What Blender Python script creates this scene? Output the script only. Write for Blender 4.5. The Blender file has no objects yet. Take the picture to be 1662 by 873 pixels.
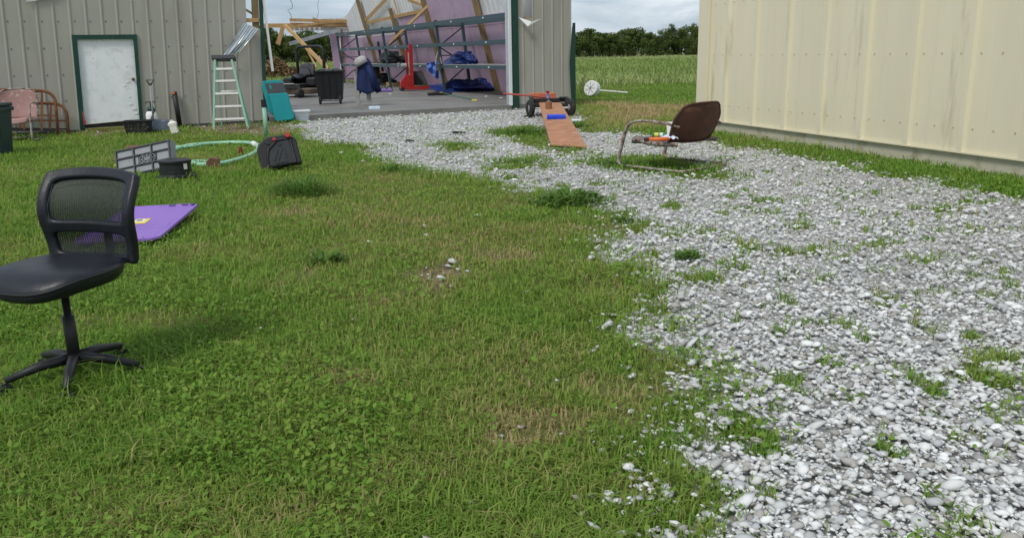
import bpy, bmesh, math, random
import numpy as np
from mathutils import Matrix, Vector, Euler
random.seed(7); rng = np.random.default_rng(7)
S = bpy.context.scene; COL = S.collection
R_ = math.radians

# ------------------------------------------------------------------ camera
FPX, CX, CY, HZ, ROLL, CAMH = 1350.0, 831.0, 436.5, 87.0, 0.02, 1.5
_p = math.atan((CY - HZ) / FPX)
FWD = Vector((0, math.cos(_p), -math.sin(_p))); _u0 = Vector((0, math.sin(_p), math.cos(_p))); _r0 = Vector((1, 0, 0))
RGT = _r0 * math.cos(ROLL) - _u0 * math.sin(ROLL); UPV = _u0 * math.cos(ROLL) + _r0 * math.sin(ROLL)
CAM = Vector((0, 0, CAMH))
cd = bpy.data.cameras.new('camera'); cam = bpy.data.objects.new('camera', cd); COL.objects.link(cam)
m = Matrix((RGT, UPV, -FWD)).transposed().to_4x4(); m.translation = CAM; cam.matrix_world = m
cd.sensor_width = 36; cd.lens = 36 * FPX / 1662; cd.clip_start = 0.05; cd.clip_end = 6000
S.camera = cam

# ------------------------------------------------------------------ sky, sun, exposure
SUN_EL, SUN_AZ = 52.0, 215.0      # degrees; azimuth clockwise from +Y: behind the camera, a little left
w = bpy.data.worlds.new('World'); S.world = w; w.use_nodes = True
nt = w.node_tree; nt.nodes.clear(); N = nt.nodes.new; L = nt.links.new
out = N('ShaderNodeOutputWorld'); bg = N('ShaderNodeBackground'); L(bg.outputs[0], out.inputs[0])
sky = N('ShaderNodeTexSky'); sky.sky_type = 'NISHITA'; sky.sun_disc = False
sky.sun_elevation = R_(SUN_EL); sky.sun_rotation = R_(SUN_AZ)
sks = N('ShaderNodeVectorMath'); sks.operation = 'SCALE'; sks.inputs['Scale'].default_value = 0.085; L(sky.outputs[0], sks.inputs[0])
tc = N('ShaderNodeTexCoord'); sep = N('ShaderNodeSeparateXYZ'); L(tc.outputs['Generated'], sep.inputs[0])
zz = N('ShaderNodeMath'); zz.operation = 'MAXIMUM'; zz.inputs[1].default_value = 0.0; L(sep.outputs['Z'], zz.inputs[0])
za = N('ShaderNodeMath'); za.operation = 'ADD'; za.inputs[1].default_value = 0.16; L(zz.outputs[0], za.inputs[0])
dv = N('ShaderNodeVectorMath'); dv.operation = 'DIVIDE'; L(tc.outputs['Generated'], dv.inputs[0])
cz = N('ShaderNodeCombineXYZ'); [L(za.outputs[0], cz.inputs[i]) for i in range(3)]; L(cz.outputs[0], dv.inputs[1])
def wnoise(sc, det, rough, dist):
    n = N('ShaderNodeTexNoise'); n.inputs['Scale'].default_value = sc; n.inputs['Detail'].default_value = det
    n.inputs['Roughness'].default_value = rough; n.inputs['Distortion'].default_value = dist; L(dv.outputs[0], n.inputs['Vector']); return n
n1 = wnoise(0.9, 7, .58, .5); n2 = wnoise(2.6, 6, .6, .3)
cr = N('ShaderNodeValToRGB'); e = cr.color_ramp.elements           # cloud shade: blue grey undersides to bright tops
e[0].position = .36; e[0].color = (.25, .315, .385, 1); e[1].position = .66; e[1].color = (.59, .63, .665, 1)
e.new(.48).color = (.37, .43, .495, 1); L(n1.outputs[0], cr.inputs[0])
mr = N('ShaderNodeMapRange'); mr.inputs[1].default_value = .45; mr.inputs[2].default_value = .75; mr.inputs[3].default_value = 1.0; mr.inputs[4].default_value = .82
L(n2.outputs[0], mr.inputs[0])
mx = N('ShaderNodeMixRGB'); mx.inputs[0].default_value = .9; L(sks.outputs[0], mx.inputs[1]); L(cr.outputs[0], mx.inputs[2])
L(mx.outputs[0], bg.inputs[0]); bg.inputs[1].default_value = 1.0
sd = bpy.data.lights.new('sun', 'SUN'); sd.energy = 1.5; sd.angle = R_(16); sd.color = (1, .96, .9)
so = bpy.data.objects.new('sun', sd); COL.objects.link(so)
_sv = Vector((math.sin(R_(SUN_AZ)) * math.cos(R_(SUN_EL)), math.cos(R_(SUN_AZ)) * math.cos(R_(SUN_EL)), math.sin(R_(SUN_EL))))
so.rotation_euler = (-_sv).to_track_quat('-Z', 'Y').to_euler()
V = S.view_settings; V.view_transform = 'Standard'; V.look = 'None'; V.gamma = 1; V.exposure = 0.62; V.use_curve_mapping = False

# ------------------------------------------------------------------ pixel helpers (a pixel gives a direction; the surface it lies on gives the distance)
def ray(x, y): return FWD * FPX + RGT * (x - CX) - UPV * (y - CY)
def G(x, y, z=0.0):
    d = ray(x, y); return CAM + d * ((z - CAMH) / d.z)
def onplane(x, y, o, n):
    d = ray(x, y); return CAM + d * ((o - CAM).dot(n) / d.dot(n))

# ------------------------------------------------------------------ materials
MATS = {}
def M(name, col, rough=.6, var=.15, scale=6.0, metal=0.0, bump=0.0, dirt=None, dscale=3.0, damt=.5, streak=False, spec=.4):
    if name in MATS: return MATS[name]
    mt = bpy.data.materials.new(name); mt.use_nodes = True; t = mt.node_tree; b = t.nodes['Principled BSDF']
    n, l = t.nodes.new, t.links.new
    co = n('ShaderNodeTexCoord'); mp = n('ShaderNodeMapping'); l(co.outputs['Object'], mp.inputs[0])
    if streak: mp.inputs['Scale'].default_value = (1, 1, .12)
    nz = n('ShaderNodeTexNoise'); nz.inputs['Scale'].default_value = scale; nz.inputs['Detail'].default_value = 8; nz.inputs['Roughness'].default_value = .65
    l(mp.outputs[0], nz.inputs['Vector'])
    r = n('ShaderNodeValToRGB'); e = r.color_ramp.elements
    e[0].position = .3; e[1].position = .7
    e[0].color = (*[c * (1 - var) for c in col], 1); e[1].color = (*[min(1, c * (1 + var)) for c in col], 1); l(nz.outputs[0], r.inputs[0])
    cout = r.outputs[0]
    if dirt:
        dn = n('ShaderNodeTexNoise'); dn.inputs['Scale'].default_value = dscale; dn.inputs['Detail'].default_value = 9; dn.inputs['Roughness'].default_value = .7
        l(mp.outputs[0], dn.inputs['Vector'])
        dr = n('ShaderNodeMapRange'); dr.inputs[1].default_value = .62 - .3 * damt; dr.inputs[2].default_value = .74 - .2 * damt; l(dn.outputs[0], dr.inputs[0])
        mm = n('ShaderNodeMixRGB'); l(dr.outputs[0], mm.inputs[0]); l(cout, mm.inputs[1]); mm.inputs[2].default_value = (*dirt, 1); cout = mm.outputs[0]
    l(cout, b.inputs['Base Color'])
    rr = n('ShaderNodeMapRange'); rr.inputs[3].default_value = max(.05, rough - .12); rr.inputs[4].default_value = min(1, rough + .12); l(nz.outputs[0], rr.inputs[0]); l(rr.outputs[0], b.inputs['Roughness'])
    b.inputs['Metallic'].default_value = metal; b.inputs['Specular IOR Level'].default_value = spec
    if bump:
        bp = n('ShaderNodeBump'); bp.inputs['Strength'].default_value = bump; bp.inputs['Distance'].default_value = .01; l(nz.outputs[0], bp.inputs['Height']); l(bp.outputs[0], b.inputs['Normal'])
    MATS[name] = mt; return mt
def tintmat(name, dark, light, rough=.75, trans=0.0):
    mt = bpy.data.materials.new(name); mt.use_nodes = True; t = mt.node_tree; b = t.nodes['Principled BSDF']
    a = t.nodes.new('ShaderNodeAttribute'); a.attribute_name = 'tint'
    r = t.nodes.new('ShaderNodeValToRGB'); e = r.color_ramp.elements; e[0].color = (*dark, 1); e[1].color = (*light, 1)
    t.links.new(a.outputs['Fac'], r.inputs[0]); t.links.new(r.outputs[0], b.inputs['Base Color']); b.inputs['Roughness'].default_value = rough
    b.inputs['Specular IOR Level'].default_value = .12
    if trans:
        tr = t.nodes.new('ShaderNodeBsdfTranslucent'); t.links.new(r.outputs[0], tr.inputs[0]); ms = t.nodes.new('ShaderNodeMixShader'); ms.inputs[0].default_value = trans
        o = t.nodes['Material Output']; t.links.new(b.outputs[0], ms.inputs[1]); t.links.new(tr.outputs[0], ms.inputs[2]); t.links.new(ms.outputs[0], o.inputs[0])
    MATS[name] = mt; return mt, r
def seethrough(name, col, alpha, rough=.3, weave=0):
    mt = bpy.data.materials.new(name); mt.use_nodes = True; t = mt.node_tree; b = t.nodes['Principled BSDF']
    b.inputs['Base Color'].default_value = (*col, 1); b.inputs['Roughness'].default_value = rough; b.inputs['Alpha'].default_value = alpha
    if weave:
        co = t.nodes.new('ShaderNodeTexCoord'); wv = t.nodes.new('ShaderNodeTexWave'); wv.inputs['Scale'].default_value = weave; wv.inputs['Distortion'].default_value = 3; wv.inputs['Detail Scale'].default_value = .6
        t.links.new(co.outputs['Object'], wv.inputs[0]); mr = t.nodes.new('ShaderNodeMapRange'); mr.inputs[3].default_value = alpha - .12; mr.inputs[4].default_value = alpha + .1
        t.links.new(wv.outputs['Fac'], mr.inputs[0]); t.links.new(mr.outputs[0], b.inputs['Alpha'])
    MATS[name] = mt; return mt
SIDING = M('tan_siding', (.345, .335, .285), .5, .04, 3, dirt=(.29, .275, .23), dscale=1.6, damt=.3, streak=True)
GREEN_T = M('green_trim', (.009, .05, .035), .4, .2, 4)
WHITE_D = M('white_door', (.78, .81, .81), .45, .05, 4, dirt=(.62, .63, .62), dscale=5, damt=.3, bump=.15)
WHITE_M = M('white_metal', (.66, .68, .69), .42, .08, 3, dirt=(.42, .4, .36), dscale=4, damt=.2, streak=True)
GALV = M('galvanised', (.52, .56, .58), .35, .15, 5, .55)
WOOD = M('pine_lumber', (.46, .29, .13), .75, .22, 5, bump=.2, streak=True)
WOODOLD = M('treated_post', (.23, .16, .075), .8, .25, 5, bump=.3, streak=True)
PINK = M('pink_foam', (.45, .33, .44), .75, .07, 2, dirt=(.36, .26, .31), dscale=1.5, damt=.3)
CONC = M('concrete', (.205, .195, .18), .6, .2, 1.6, dirt=(.125, .12, .11), dscale=.8, damt=.6, bump=.1)
CREAM = M('cream_metal', (.70, .64, .47), .45, .04, 2, dirt=(.5, .45, .32), dscale=3, damt=.15, streak=True)
RUST = M('rust', (.16, .065, .03), .85, .35, 9, bump=.4, dirt=(.25, .11, .05), dscale=6, damt=.5)
RUSTD = M('dark_rust', (.075, .03, .019), .75, .3, 7, bump=.3, dirt=(.16, .075, .04), dscale=5, damt=.25)
CHIP = M('chipped_paint', (.42, .40, .36), .7, .25, 14, dirt=(.11, .045, .025), dscale=14, damt=.75, bump=.4)
PINKP = M('faded_pink_paint', (.33, .19, .17), .7, .12, 8, dirt=(.62, .55, .45), dscale=11, damt=.2, bump=.2)
BLACKP = M('black_plastic', (.013, .0135, .015), .5, .3, 8)
BLACKM = M('black_metal', (.018, .018, .019), .5, .3, 8)
RUBBER = M('rubber', (.022, .021, .02), .85, .3, 12, bump=.3, dirt=(.08, .07, .055), dscale=8, damt=.3)
GREYD = M('dark_grey_plastic', (.055, .058, .062), .55, .15, 6)
GREYL = M('grey_plastic', (.25, .265, .28), .55, .1, 6, dirt=(.16, .16, .15), dscale=5, damt=.3)
DKGREEN = M('bin_green', (.012, .035, .036), .5, .2, 5)
LGREEN = M('pale_green_fibreglass', (.24, .45, .33), .5, .1, 8, dirt=(.35, .42, .33), dscale=9, damt=.2)
HOSEG = M('pale_green_hose', (.27, .52, .35), .45, .1, 9, dirt=(.4, .55, .42), dscale=9, damt=.3)
ALU = M('aluminium', (.66, .65, .61), .45, .1, 9, .3)
TEAL = M('teal_plastic', (.0, .235, .25), .42, .07, 4)
PURPLE = M('purple_plastic', (.26, .13, .50), .42, .08, 4, dirt=(.20, .095, .39), dscale=2.2, damt=.35)
YELLOW = M('yellow_sticker', (.8, .62, .08), .5, .05)
PAPER = M('white_paper', (.74, .74, .71), .7, .05)
INK = M('black_ink', (.02, .02, .02), .6, .05)
LEATH = M('black_leather', (.010, .0115, .017), .40, .25, 14, bump=.3, spec=.38)
NAVY = M('navy_cloth', (.008, .018, .075), .85, .3, 8, bump=.5)
GREYC = M('grey_cloth', (.38, .37, .35), .9, .15, 12, bump=.4)
TARP = M('blue_tarp', (.01, .026, .14), .4, .45, 14, bump=.8)
TARPL = M('light_blue_tarp', (.07, .14, .42), .35, .35, 12, bump=.6)
RACK = M('rack_paint', (.038, .068, .082), .5, .15, 5)
RED = M('red_paint', (.34, .015, .014), .4, .15, 5)
ORANGE = M('orange_plastic', (.72, .16, .03), .5, .12, 7)
PLY = M('plywood', (.41, .195, .10), .75, .28, 4, bump=.15, dirt=(.31, .14, .07), dscale=5, damt=.5)
BROWN = M('brown_paint', (.15, .075, .045), .7, .25, 8)
BLUE = M('bright_blue', (.012, .06, .62), .5, .12, 8)
MAROON = M('maroon', (.16, .022, .018), .6, .2, 8)
DUSTY = M('dusty_deck', (.10, .075, .05), .85, .3, 9, dirt=(.16, .12, .08), dscale=5, damt=.5)
STEEL = M('grey_steel', (.30, .30, .28), .6, .2, 8)
MOSS = M('mossy_board', (.17, .16, .045), .9, .3, 9, bump=.3)
BLADE = M('grey_blue_blade', (.075, .095, .13), .5, .2, 6)
CLEAR = seethrough('clear_tub', (.62, .68, .72), .55, .2)
MESHM = seethrough('chair_mesh', (.012, .014, .016), .89, .6, 26)
BARK = M('bark', (.09, .07, .05), .9, .3, 6, bump=.5)

# ------------------------------------------------------------------ mesh builder and scene tree
class MB:
    def __init__(s): s.v = []; s.f = []
    def add(s, vs, fs):
        o = len(s.v); s.v += [Vector(v) for v in vs]; s.f += [tuple(i + o for i in f) for f in fs]; return s
    def box(s, c, d, rot=None):
        hx, hy, hz = d[0] / 2, d[1] / 2, d[2] / 2; c = Vector(c)
        vs = [Vector((x, y, z)) for x in (-hx, hx) for y in (-hy, hy) for z in (-hz, hz)]
        if rot is not None: vs = [rot @ v for v in vs]
        return s.add([v + c for v in vs], [(0, 1, 3, 2), (4, 6, 7, 5), (0, 4, 5, 1), (2, 3, 7, 6), (0, 2, 6, 4), (1, 5, 7, 3)])
    def bar(s, a, b, wd, th, ref=(0, 0, 1)):
        a, b = Vector(a), Vector(b); d = b - a; ln = d.length; d.normalize(); r = Vector(ref)
        if abs(d.dot(r)) > .95: r = Vector((0, 1, 0))
        x = d.cross(r).normalized(); y = x.cross(d).normalized()
        return s.box((a + b) / 2, (wd, ln, th), Matrix((x, d, y)).transposed())
    def prism(s, poly, y0, y1):
        n = len(poly); vs = [(x, y0, z) for x, z in poly] + [(x, y1, z) for x, z in poly]
        return s.add(vs, [tuple(range(n)), tuple(range(2 * n - 1, n - 1, -1))] + [(i, i + n, (i + 1) % n + n, (i + 1) % n) for i in range(n)])
    def tube(s, pts, r, n=8, closed=False, caps=True):
        P = [Vector(p) for p in pts]; k = len(P); rs = r if isinstance(r, (list, tuple)) else [r] * k; vs = []; ref = None
        for i in range(k):
            a = P[i - 1] if (i or closed) else P[i]; b = P[(i + 1) % k] if (i < k - 1 or closed) else P[i]
            t = (b - a).normalized()
            if ref is None: ref = t.orthogonal().normalized()
            ref = (ref - t * ref.dot(t)).normalized(); bi = t.cross(ref)
            vs += [P[i] + (ref * math.cos(2 * math.pi * j / n) + bi * math.sin(2 * math.pi * j / n)) * rs[i] for j in range(n)]
        fs = [(i * n + j, i * n + (j + 1) % n, ((i + 1) % k) * n + (j + 1) % n, ((i + 1) % k) * n + j) for i in range(k if closed else k - 1) for j in range(n)]
        if caps and not closed: fs += [tuple(range(n - 1, -1, -1)), tuple((k - 1) * n + j for j in range(n))]
        return s.add(vs, fs)
    def lathe(s, prof, n=20, c=(0, 0, 0), rot=None, sx=1, sy=1):
        c = Vector(c); vs = []
        for r, z in prof:
            for j in range(n):
                v = Vector((r * sx * math.cos(2 * math.pi * j / n), r * sy * math.sin(2 * math.pi * j / n), z))
                vs.append((rot @ v if rot is not None else v) + c)
        k = len(prof); fs = [(i * n + j, i * n + (j + 1) % n, (i + 1) * n + (j + 1) % n, (i + 1) * n + j) for i in range(k - 1) for j in range(n)]
        fs += [tuple(range(n - 1, -1, -1)), tuple((k - 1) * n + j for j in range(n))]
        return s.add(vs, fs)
    def grid(s, fn, nu, nv):
        vs = [fn(i / nu, j / nv) for j in range(nv + 1) for i in range(nu + 1)]
        return s.add(vs, [(j * (nu + 1) + i, j * (nu + 1) + i + 1, (j + 1) * (nu + 1) + i + 1, (j + 1) * (nu + 1) + i) for j in range(nv) for i in range(nu)])
    def xf(s, mat): s.v = [mat @ v for v in s.v]; return s
ROOTM = {}
def thing(name, label, cat, loc=(0, 0, 0), rot=(0, 0, 0), group=None):
    if not isinstance(rot, (tuple, list)): rot = (0, 0, rot)
    o = bpy.data.objects.new(name, None); COL.objects.link(o); o.empty_display_size = .1
    o.location = loc; o.rotation_euler = rot; tag(o, label, cat, group)
    ROOTM[o.name] = Matrix.Translation(Vector(loc)) @ Euler(rot).to_matrix().to_4x4(); return o
def tag(o, label, cat, group=None):
    o['label'] = label; o['category'] = cat
    if group: o['group'] = group
    return o
def part(name, mb, mat, parent=None, smooth=False, bevel=0, solid=0, sub=0, world=False, root=None):
    me = bpy.data.meshes.new(name); vs = mb.v
    if world:
        iv = ROOTM[(root or parent).name].inverted(); vs = [iv @ v for v in vs]
    me.from_pydata([tuple(v) for v in vs], [], mb.f); bm = bmesh.new(); bm.from_mesh(me); bmesh.ops.recalc_face_normals(bm, faces=bm.faces); bm.to_mesh(me); bm.free()
    o = bpy.data.objects.new(name, me); COL.objects.link(o); me.materials.append(mat)
    if parent: o.parent = parent
    if smooth:
        for p_ in me.polygons: p_.use_smooth = True
    if solid:
        md = o.modifiers.new('s', 'SOLIDIFY'); md.thickness = solid; md.offset = 0
    if bevel:
        md = o.modifiers.new('b', 'BEVEL'); md.width = bevel; md.segments = 2; md.limit_method = 'ANGLE'; md.angle_limit = R_(35)
    if sub:
        md = o.modifiers.new('u', 'SUBSURF'); md.levels = sub; md.render_levels = sub
    return o
def solo(name, mb, mat, label, cat, loc=(0, 0, 0), rot=(0, 0, 0), group=None, **k):
    o = part(name, mb, mat, **k); o.location = loc; o.rotation_euler = rot if isinstance(rot, (tuple, list)) else (0, 0, rot); return tag(o, label, cat, group)
def bigmesh(name, verts, tris, mat, tint=None, smooth=False):
    me = bpy.data.meshes.new(name); nv, nf = len(verts), len(tris)
    me.vertices.add(nv); me.vertices.foreach_set('co', np.ascontiguousarray(verts, dtype=np.float32).ravel())
    k = tris.shape[1]; me.loops.add(nf * k); me.loops.foreach_set('vertex_index', np.ascontiguousarray(tris, dtype=np.int32).ravel())
    me.polygons.add(nf); me.polygons.foreach_set('loop_start', np.arange(0, nf * k, k, dtype=np.int32))
    if tint is not None:
        a = me.attributes.new('tint', 'FLOAT', 'POINT'); a.data.foreach_set('value', np.ascontiguousarray(tint, dtype=np.float32))
    me.update(calc_edges=True); me.validate(); me.materials.append(mat)
    if smooth: me.polygons.foreach_set('use_smooth', np.ones(nf, dtype=bool))
    return me
def linkmesh(name, me, parent=None):
    o = bpy.data.objects.new(name, me); COL.objects.link(o)
    if parent: o.parent = parent
    return o
class PF:                       # an upright (or leaning) plane standing on a ground point; loc() puts a pixel on it
    def __init__(s, o, yaw=0, lean=0):
        s.o = Vector(o); s.rot = (-lean, 0, yaw); Rm = Euler(s.rot).to_matrix(); s.ex, s.ey, s.ez = Rm.col[0].copy(), Rm.col[1].copy(), Rm.col[2].copy()
    def loc(s, x, y):
        d = onplane(x, y, s.o, s.ey) - s.o; return (d.dot(s.ex), d.dot(s.ez))
    def poly(s, pts): return [s.loc(*q) for q in pts]

# ------------------------------------------------------------------ terrain masks
def _h(i, j, s):
    n = (i * 374761393 + j * 668265263 + s * 974634533) & 0xFFFFFFFF
    n = ((n ^ (n >> 13)) * 1274126177) & 0xFFFFFFFF; return ((n ^ (n >> 16)) & 0xFFFF) / 65535.0
def vnoise(x, y, f, s=0):
    x = x * f; y = y * f; i = np.floor(x).astype(np.int64); j = np.floor(y).astype(np.int64); fx = x - i; fy = y - j
    fx = fx * fx * (3 - 2 * fx); fy = fy * fy * (3 - 2 * fy)
    return (_h(i, j, s) * (1 - fx) + _h(i + 1, j, s) * fx) * (1 - fy) + (_h(i, j + 1, s) * (1 - fx) + _h(i + 1, j + 1, s) * fx) * fy
def fb(x, y, f, s=0): return (vnoise(x, y, f, s) * .5 + vnoise(x, y, f * 2.1, s + 1) * .3 + vnoise(x, y, f * 4.3, s + 2) * .2) - .5
def sdf(px, x, y):               # signed distance (inside +) to a ground outline given in pixels
    P = [G(*q)[:2] for q in px]; d = np.full(x.shape, 1e9); ins = np.zeros(x.shape, bool)
    for (ax, ay), (bx, by) in zip(P, P[1:] + P[:1]):
        ex, ey = bx - ax, by - ay; t = np.clip(((x - ax) * ex + (y - ay) * ey) / (ex * ex + ey * ey + 1e-9), 0, 1)
        d = np.minimum(d, np.hypot(x - ax - t * ex, y - ay - t * ey))
        c = (ay > y) != (by > y); ins ^= c & (x < (bx - ax) * (y - ay) / (by - ay + 1e-12) + ax)
    return np.where(ins, d, -d)
sst = lambda a, b, t: (lambda q: q * q * (3 - 2 * q))(np.clip((t - a) / (b - a), 0, 1))
GRAV = [(474, 203), (500, 190), (824, 168), (842, 171), (927, 174), (934, 196), (945, 206), (1010, 213), (1075, 220), (1140, 224), (1200, 237), (1400, 272), (1662, 318), (1900, 370), (1900, 1000),
        (1140, 1000), (1100, 700), (1065, 560), (1020, 443), (998, 405), (983, 370), (955, 335), (900, 308), (800, 291), (700, 283), (650, 268), (615, 245), (590, 233), (540, 231), (500, 219), (484, 207)]
PATCH = [[(800, 214), (850, 203), (885, 207), (905, 238), (965, 243), (930, 249), (880, 245), (830, 232)], [(905, 200), (940, 197), (1005, 208), (1000, 215), (945, 214)],
         [(950, 262), (1010, 250), (1100, 256), (1190, 278), (1200, 292), (1080, 286), (970, 275)], [(790, 257), (880, 252), (888, 272), (800, 278)], [(712, 230), (770, 232), (765, 242), (720, 240)]]
DRY = [(932, 166), (1000, 166), (1120, 174), (1128, 205), (1010, 213), (945, 206)]
DIRT = [[(285, 206), (430, 198), (482, 199), (476, 216), (430, 224), (340, 213)], [(135, 216), (205, 206), (212, 213), (150, 222)], [(660, 432), (735, 416), (775, 440), (700, 470)]]
A_ = R_(27); UD = Vector((math.cos(A_), math.sin(A_), 0)); ND = Vector((-math.sin(A_), math.cos(A_), 0)); SH0 = G(429, 198.5)   # shed corner, wall and depth directions
CR0 = G(1130, 209); _cd = (G(1200, 219.5) - CR0); CRD = Vector((_cd.x, _cd.y, 0)).normalized(); CRN = Vector((-CRD.y, CRD.x, 0))
def masks(x, y):
    j = fb(x, y, 1.1, 3) * .7 + fb(x, y, 5, 9) * .35
    hf = fb(x, y, 9, 33) * .5
    g = sst(-.42, .38, sdf(GRAV, x, y) + j * 1.2 + hf)
    for q in PATCH: g = g * (1 - .9 * sst(-.38, .42, sdf(q, x, y) + j * 1.1 + hf))
    g = g * (1 - .8 * sst(.12, .27, fb(x, y, 3.1, 21)) * sst(16, 10, y)) * (1 - .55 * sst(.14, .24, fb(x, y, 7, 25)))
    d = sst(-.8, 1.2, sdf(DRY, x, y) + j)
    r = np.zeros_like(g)
    for q in DIRT: r = np.maximum(r, sst(-.15, .2, sdf(q, x, y) + j * .8))
    return g, d, r
def shedlocal(x, y): return (x - SH0.x) * UD.x + (y - SH0.y) * UD.y, (x - SH0.x) * ND.x + (y - SH0.y) * ND.y
KEEPOUT = [[(233, 338), (323, 343), (258, 391), (150, 384)]]     # under the lid
def blocked(x, y):
    u, n = shedlocal(x, y); c = (x - CR0.x) * CRN.x + (y - CR0.y) * CRN.y; t = (x - CR0.x) * CRD.x + (y - CR0.y) * CRD.y
    for q in KEEPOUT: u = np.where(sdf(q, x, y) > -.01, -1.0, u); n = np.where(sdf(q, x, y) > -.01, 1.0, n)
    return ((n > -.02) & (u > -14) & (u < 9.2) & (n < 31)) | ((c > -.03) & (t > 0) & (c < 6) & (t < 13))
# ------------------------------------------------------------------ ground: one sheet out to the horizon
def axis(lo, hi, step, far):
    a = list(np.arange(lo, hi + 1e-6, step)); s = step; x = hi; b = []
    while x < far: s *= 1.25; x += s; b.append(x)
    s = step; x = lo; c = []
    while x > -far: s *= 1.25; x -= s; c.append(x)
    return np.array(c[::-1] + a + b)
gx = axis(-10, 8, .11, 3000); gy = axis(1.0, 27, .11, 3000)
GXX, GYY = np.meshgrid(gx, gy); gxf, gyf = GXX.ravel(), GYY.ravel()
near = (np.abs(gxf) < 40) & (gyf > -5) & (gyf < 60)
mg = np.zeros(len(gxf)); mdry = mg.copy(); mdirt = mg.copy()
a_, b_, c_ = masks(gxf[near], gyf[near]); mg[near], mdry[near], mdirt[near] = a_, b_, c_
gz = np.where(near, fb(gxf, gyf, .5, 40) * .05 + fb(gxf, gyf, 2.5, 44) * .02 * (1 - mg), 0) - .012
_u, _n = shedlocal(gxf, gyf); gz = np.where((_n > -.3) & (_u > -13) & (_u < 9) & (_n < 31), np.minimum(gz, -.02), gz)
nx, ny = len(gx), len(gy); ii = (np.arange(ny - 1)[:, None] * nx + np.arange(nx - 1)[None]).ravel()
me = bigmesh('ground', np.stack([gxf, gyf, gz], 1), np.stack([ii, ii + 1, ii + nx + 1, ii + nx], 1), M('ground_dummy', (.1, .1, .05)), smooth=True)
for nm, arr in (('gravel', mg), ('dry', mdry), ('dirt', mdirt)):
    at = me.attributes.new(nm, 'FLOAT', 'POINT'); at.data.foreach_set('value', arr.astype(np.float32))
mt = bpy.data.materials.new('ground_cover'); mt.use_nodes = True; t = mt.node_tree; n, l = t.nodes.new, t.links.new; b = t.nodes['Principled BSDF']
co = n('ShaderNodeTexCoord')
def nz(sc, det=8, rough=.65):
    q = n('ShaderNodeTexNoise'); q.inputs['Scale'].default_value = sc; q.inputs['Detail'].default_value = det; q.inputs['Roughness'].default_value = rough; l(co.outputs['Object'], q.inputs['Vector']); return q.outputs[0]
def ramp(src, *st):
    q = n('ShaderNodeValToRGB'); e = q.color_ramp.elements; e[0].position, e[0].color = st[0][0], (*st[0][1], 1); e[1].position, e[1].color = st[-1][0], (*st[-1][1], 1)
    for p_, c_ in st[1:-1]: e.new(p_).color = (*c_, 1)
    l(src, q.inputs[0]); return q.outputs[0]
def mixc(f, a, bb):
    q = n('ShaderNodeMixRGB'); l(f, q.inputs[0]); l(a, q.inputs[1]); l(bb, q.inputs[2]); return q.outputs[0]
def attr(nm):
    q = n('ShaderNodeAttribute'); q.attribute_name = nm; return q.outputs['Fac']
def sharp(f, noise, amt, lo, hi):
    q = n('ShaderNodeMath'); q.operation = 'MULTIPLY_ADD'; l(noise, q.inputs[0]); q.inputs[1].default_value = amt; l(f, q.inputs[2])
    r = n('ShaderNodeMapRange'); r.inputs[1].default_value = lo; r.inputs[2].default_value = hi; l(q.outputs[0], r.inputs[0]); return r.outputs[0]
lawn = mixc(nz(.5, 6), ramp(nz(30), (.3, (.06, .08, .02)), (.7, (.15, .18, .045))), ramp(nz(24), (.3, (.08, .08, .03)), (.7, (.17, .17, .06))))
vor = n('ShaderNodeTexVoronoi'); vor.inputs['Scale'].default_value = 40; l(co.outputs['Object'], vor.inputs['Vector'])
vcol = n('ShaderNodeSeparateColor'); l(vor.outputs['Color'], vcol.inputs[0])
stone = ramp(vcol.outputs[0], (0, (.30, .295, .285)), (.5, (.52, .515, .50)), (1, (.72, .72, .71)))
vd = n('ShaderNodeMapRange'); vd.inputs[1].default_value = .35; vd.inputs[2].default_value = .7; l(vor.outputs['Distance'], vd.inputs[0])
gap = n('ShaderNodeRGB'); gap.outputs[0].default_value = (.27, .26, .24, 1)
gcol = mixc(vd.outputs[0], stone, gap.outputs[0])
dirtc = ramp(nz(14), (.3, (.10, .07, .045)), (.55, (.19, .14, .10)), (.75, (.30, .27, .23)))
dryc = ramp(nz(12), (.3, (.18, .14, .07)), (.7, (.42, .33, .19)))
fine = nz(9)
c1 = mixc(sharp(attr('dry'), fine, .8, .55, 1.1), lawn, dryc)
c2 = mixc(sharp(attr('dirt'), fine, .7, .6, 1.0), c1, dirtc)
c3 = mixc(sharp(attr('gravel'), fine, .5, .62, .82), c2, gcol)
l(c3, b.inputs['Base Color']); b.inputs['Roughness'].default_value = .95; b.inputs['Specular IOR Level'].default_value = .15
bp = n('ShaderNodeBump'); bp.inputs['Strength'].default_value = .6; bp.inputs['Distance'].default_value = .02; l(nz(40), bp.inputs['Height']); l(bp.outputs[0], b.inputs['Normal'])
me.materials.clear(); me.materials.append(mt)
gr = linkmesh('ground', me); gr['kind'] = 'structure'

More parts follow.
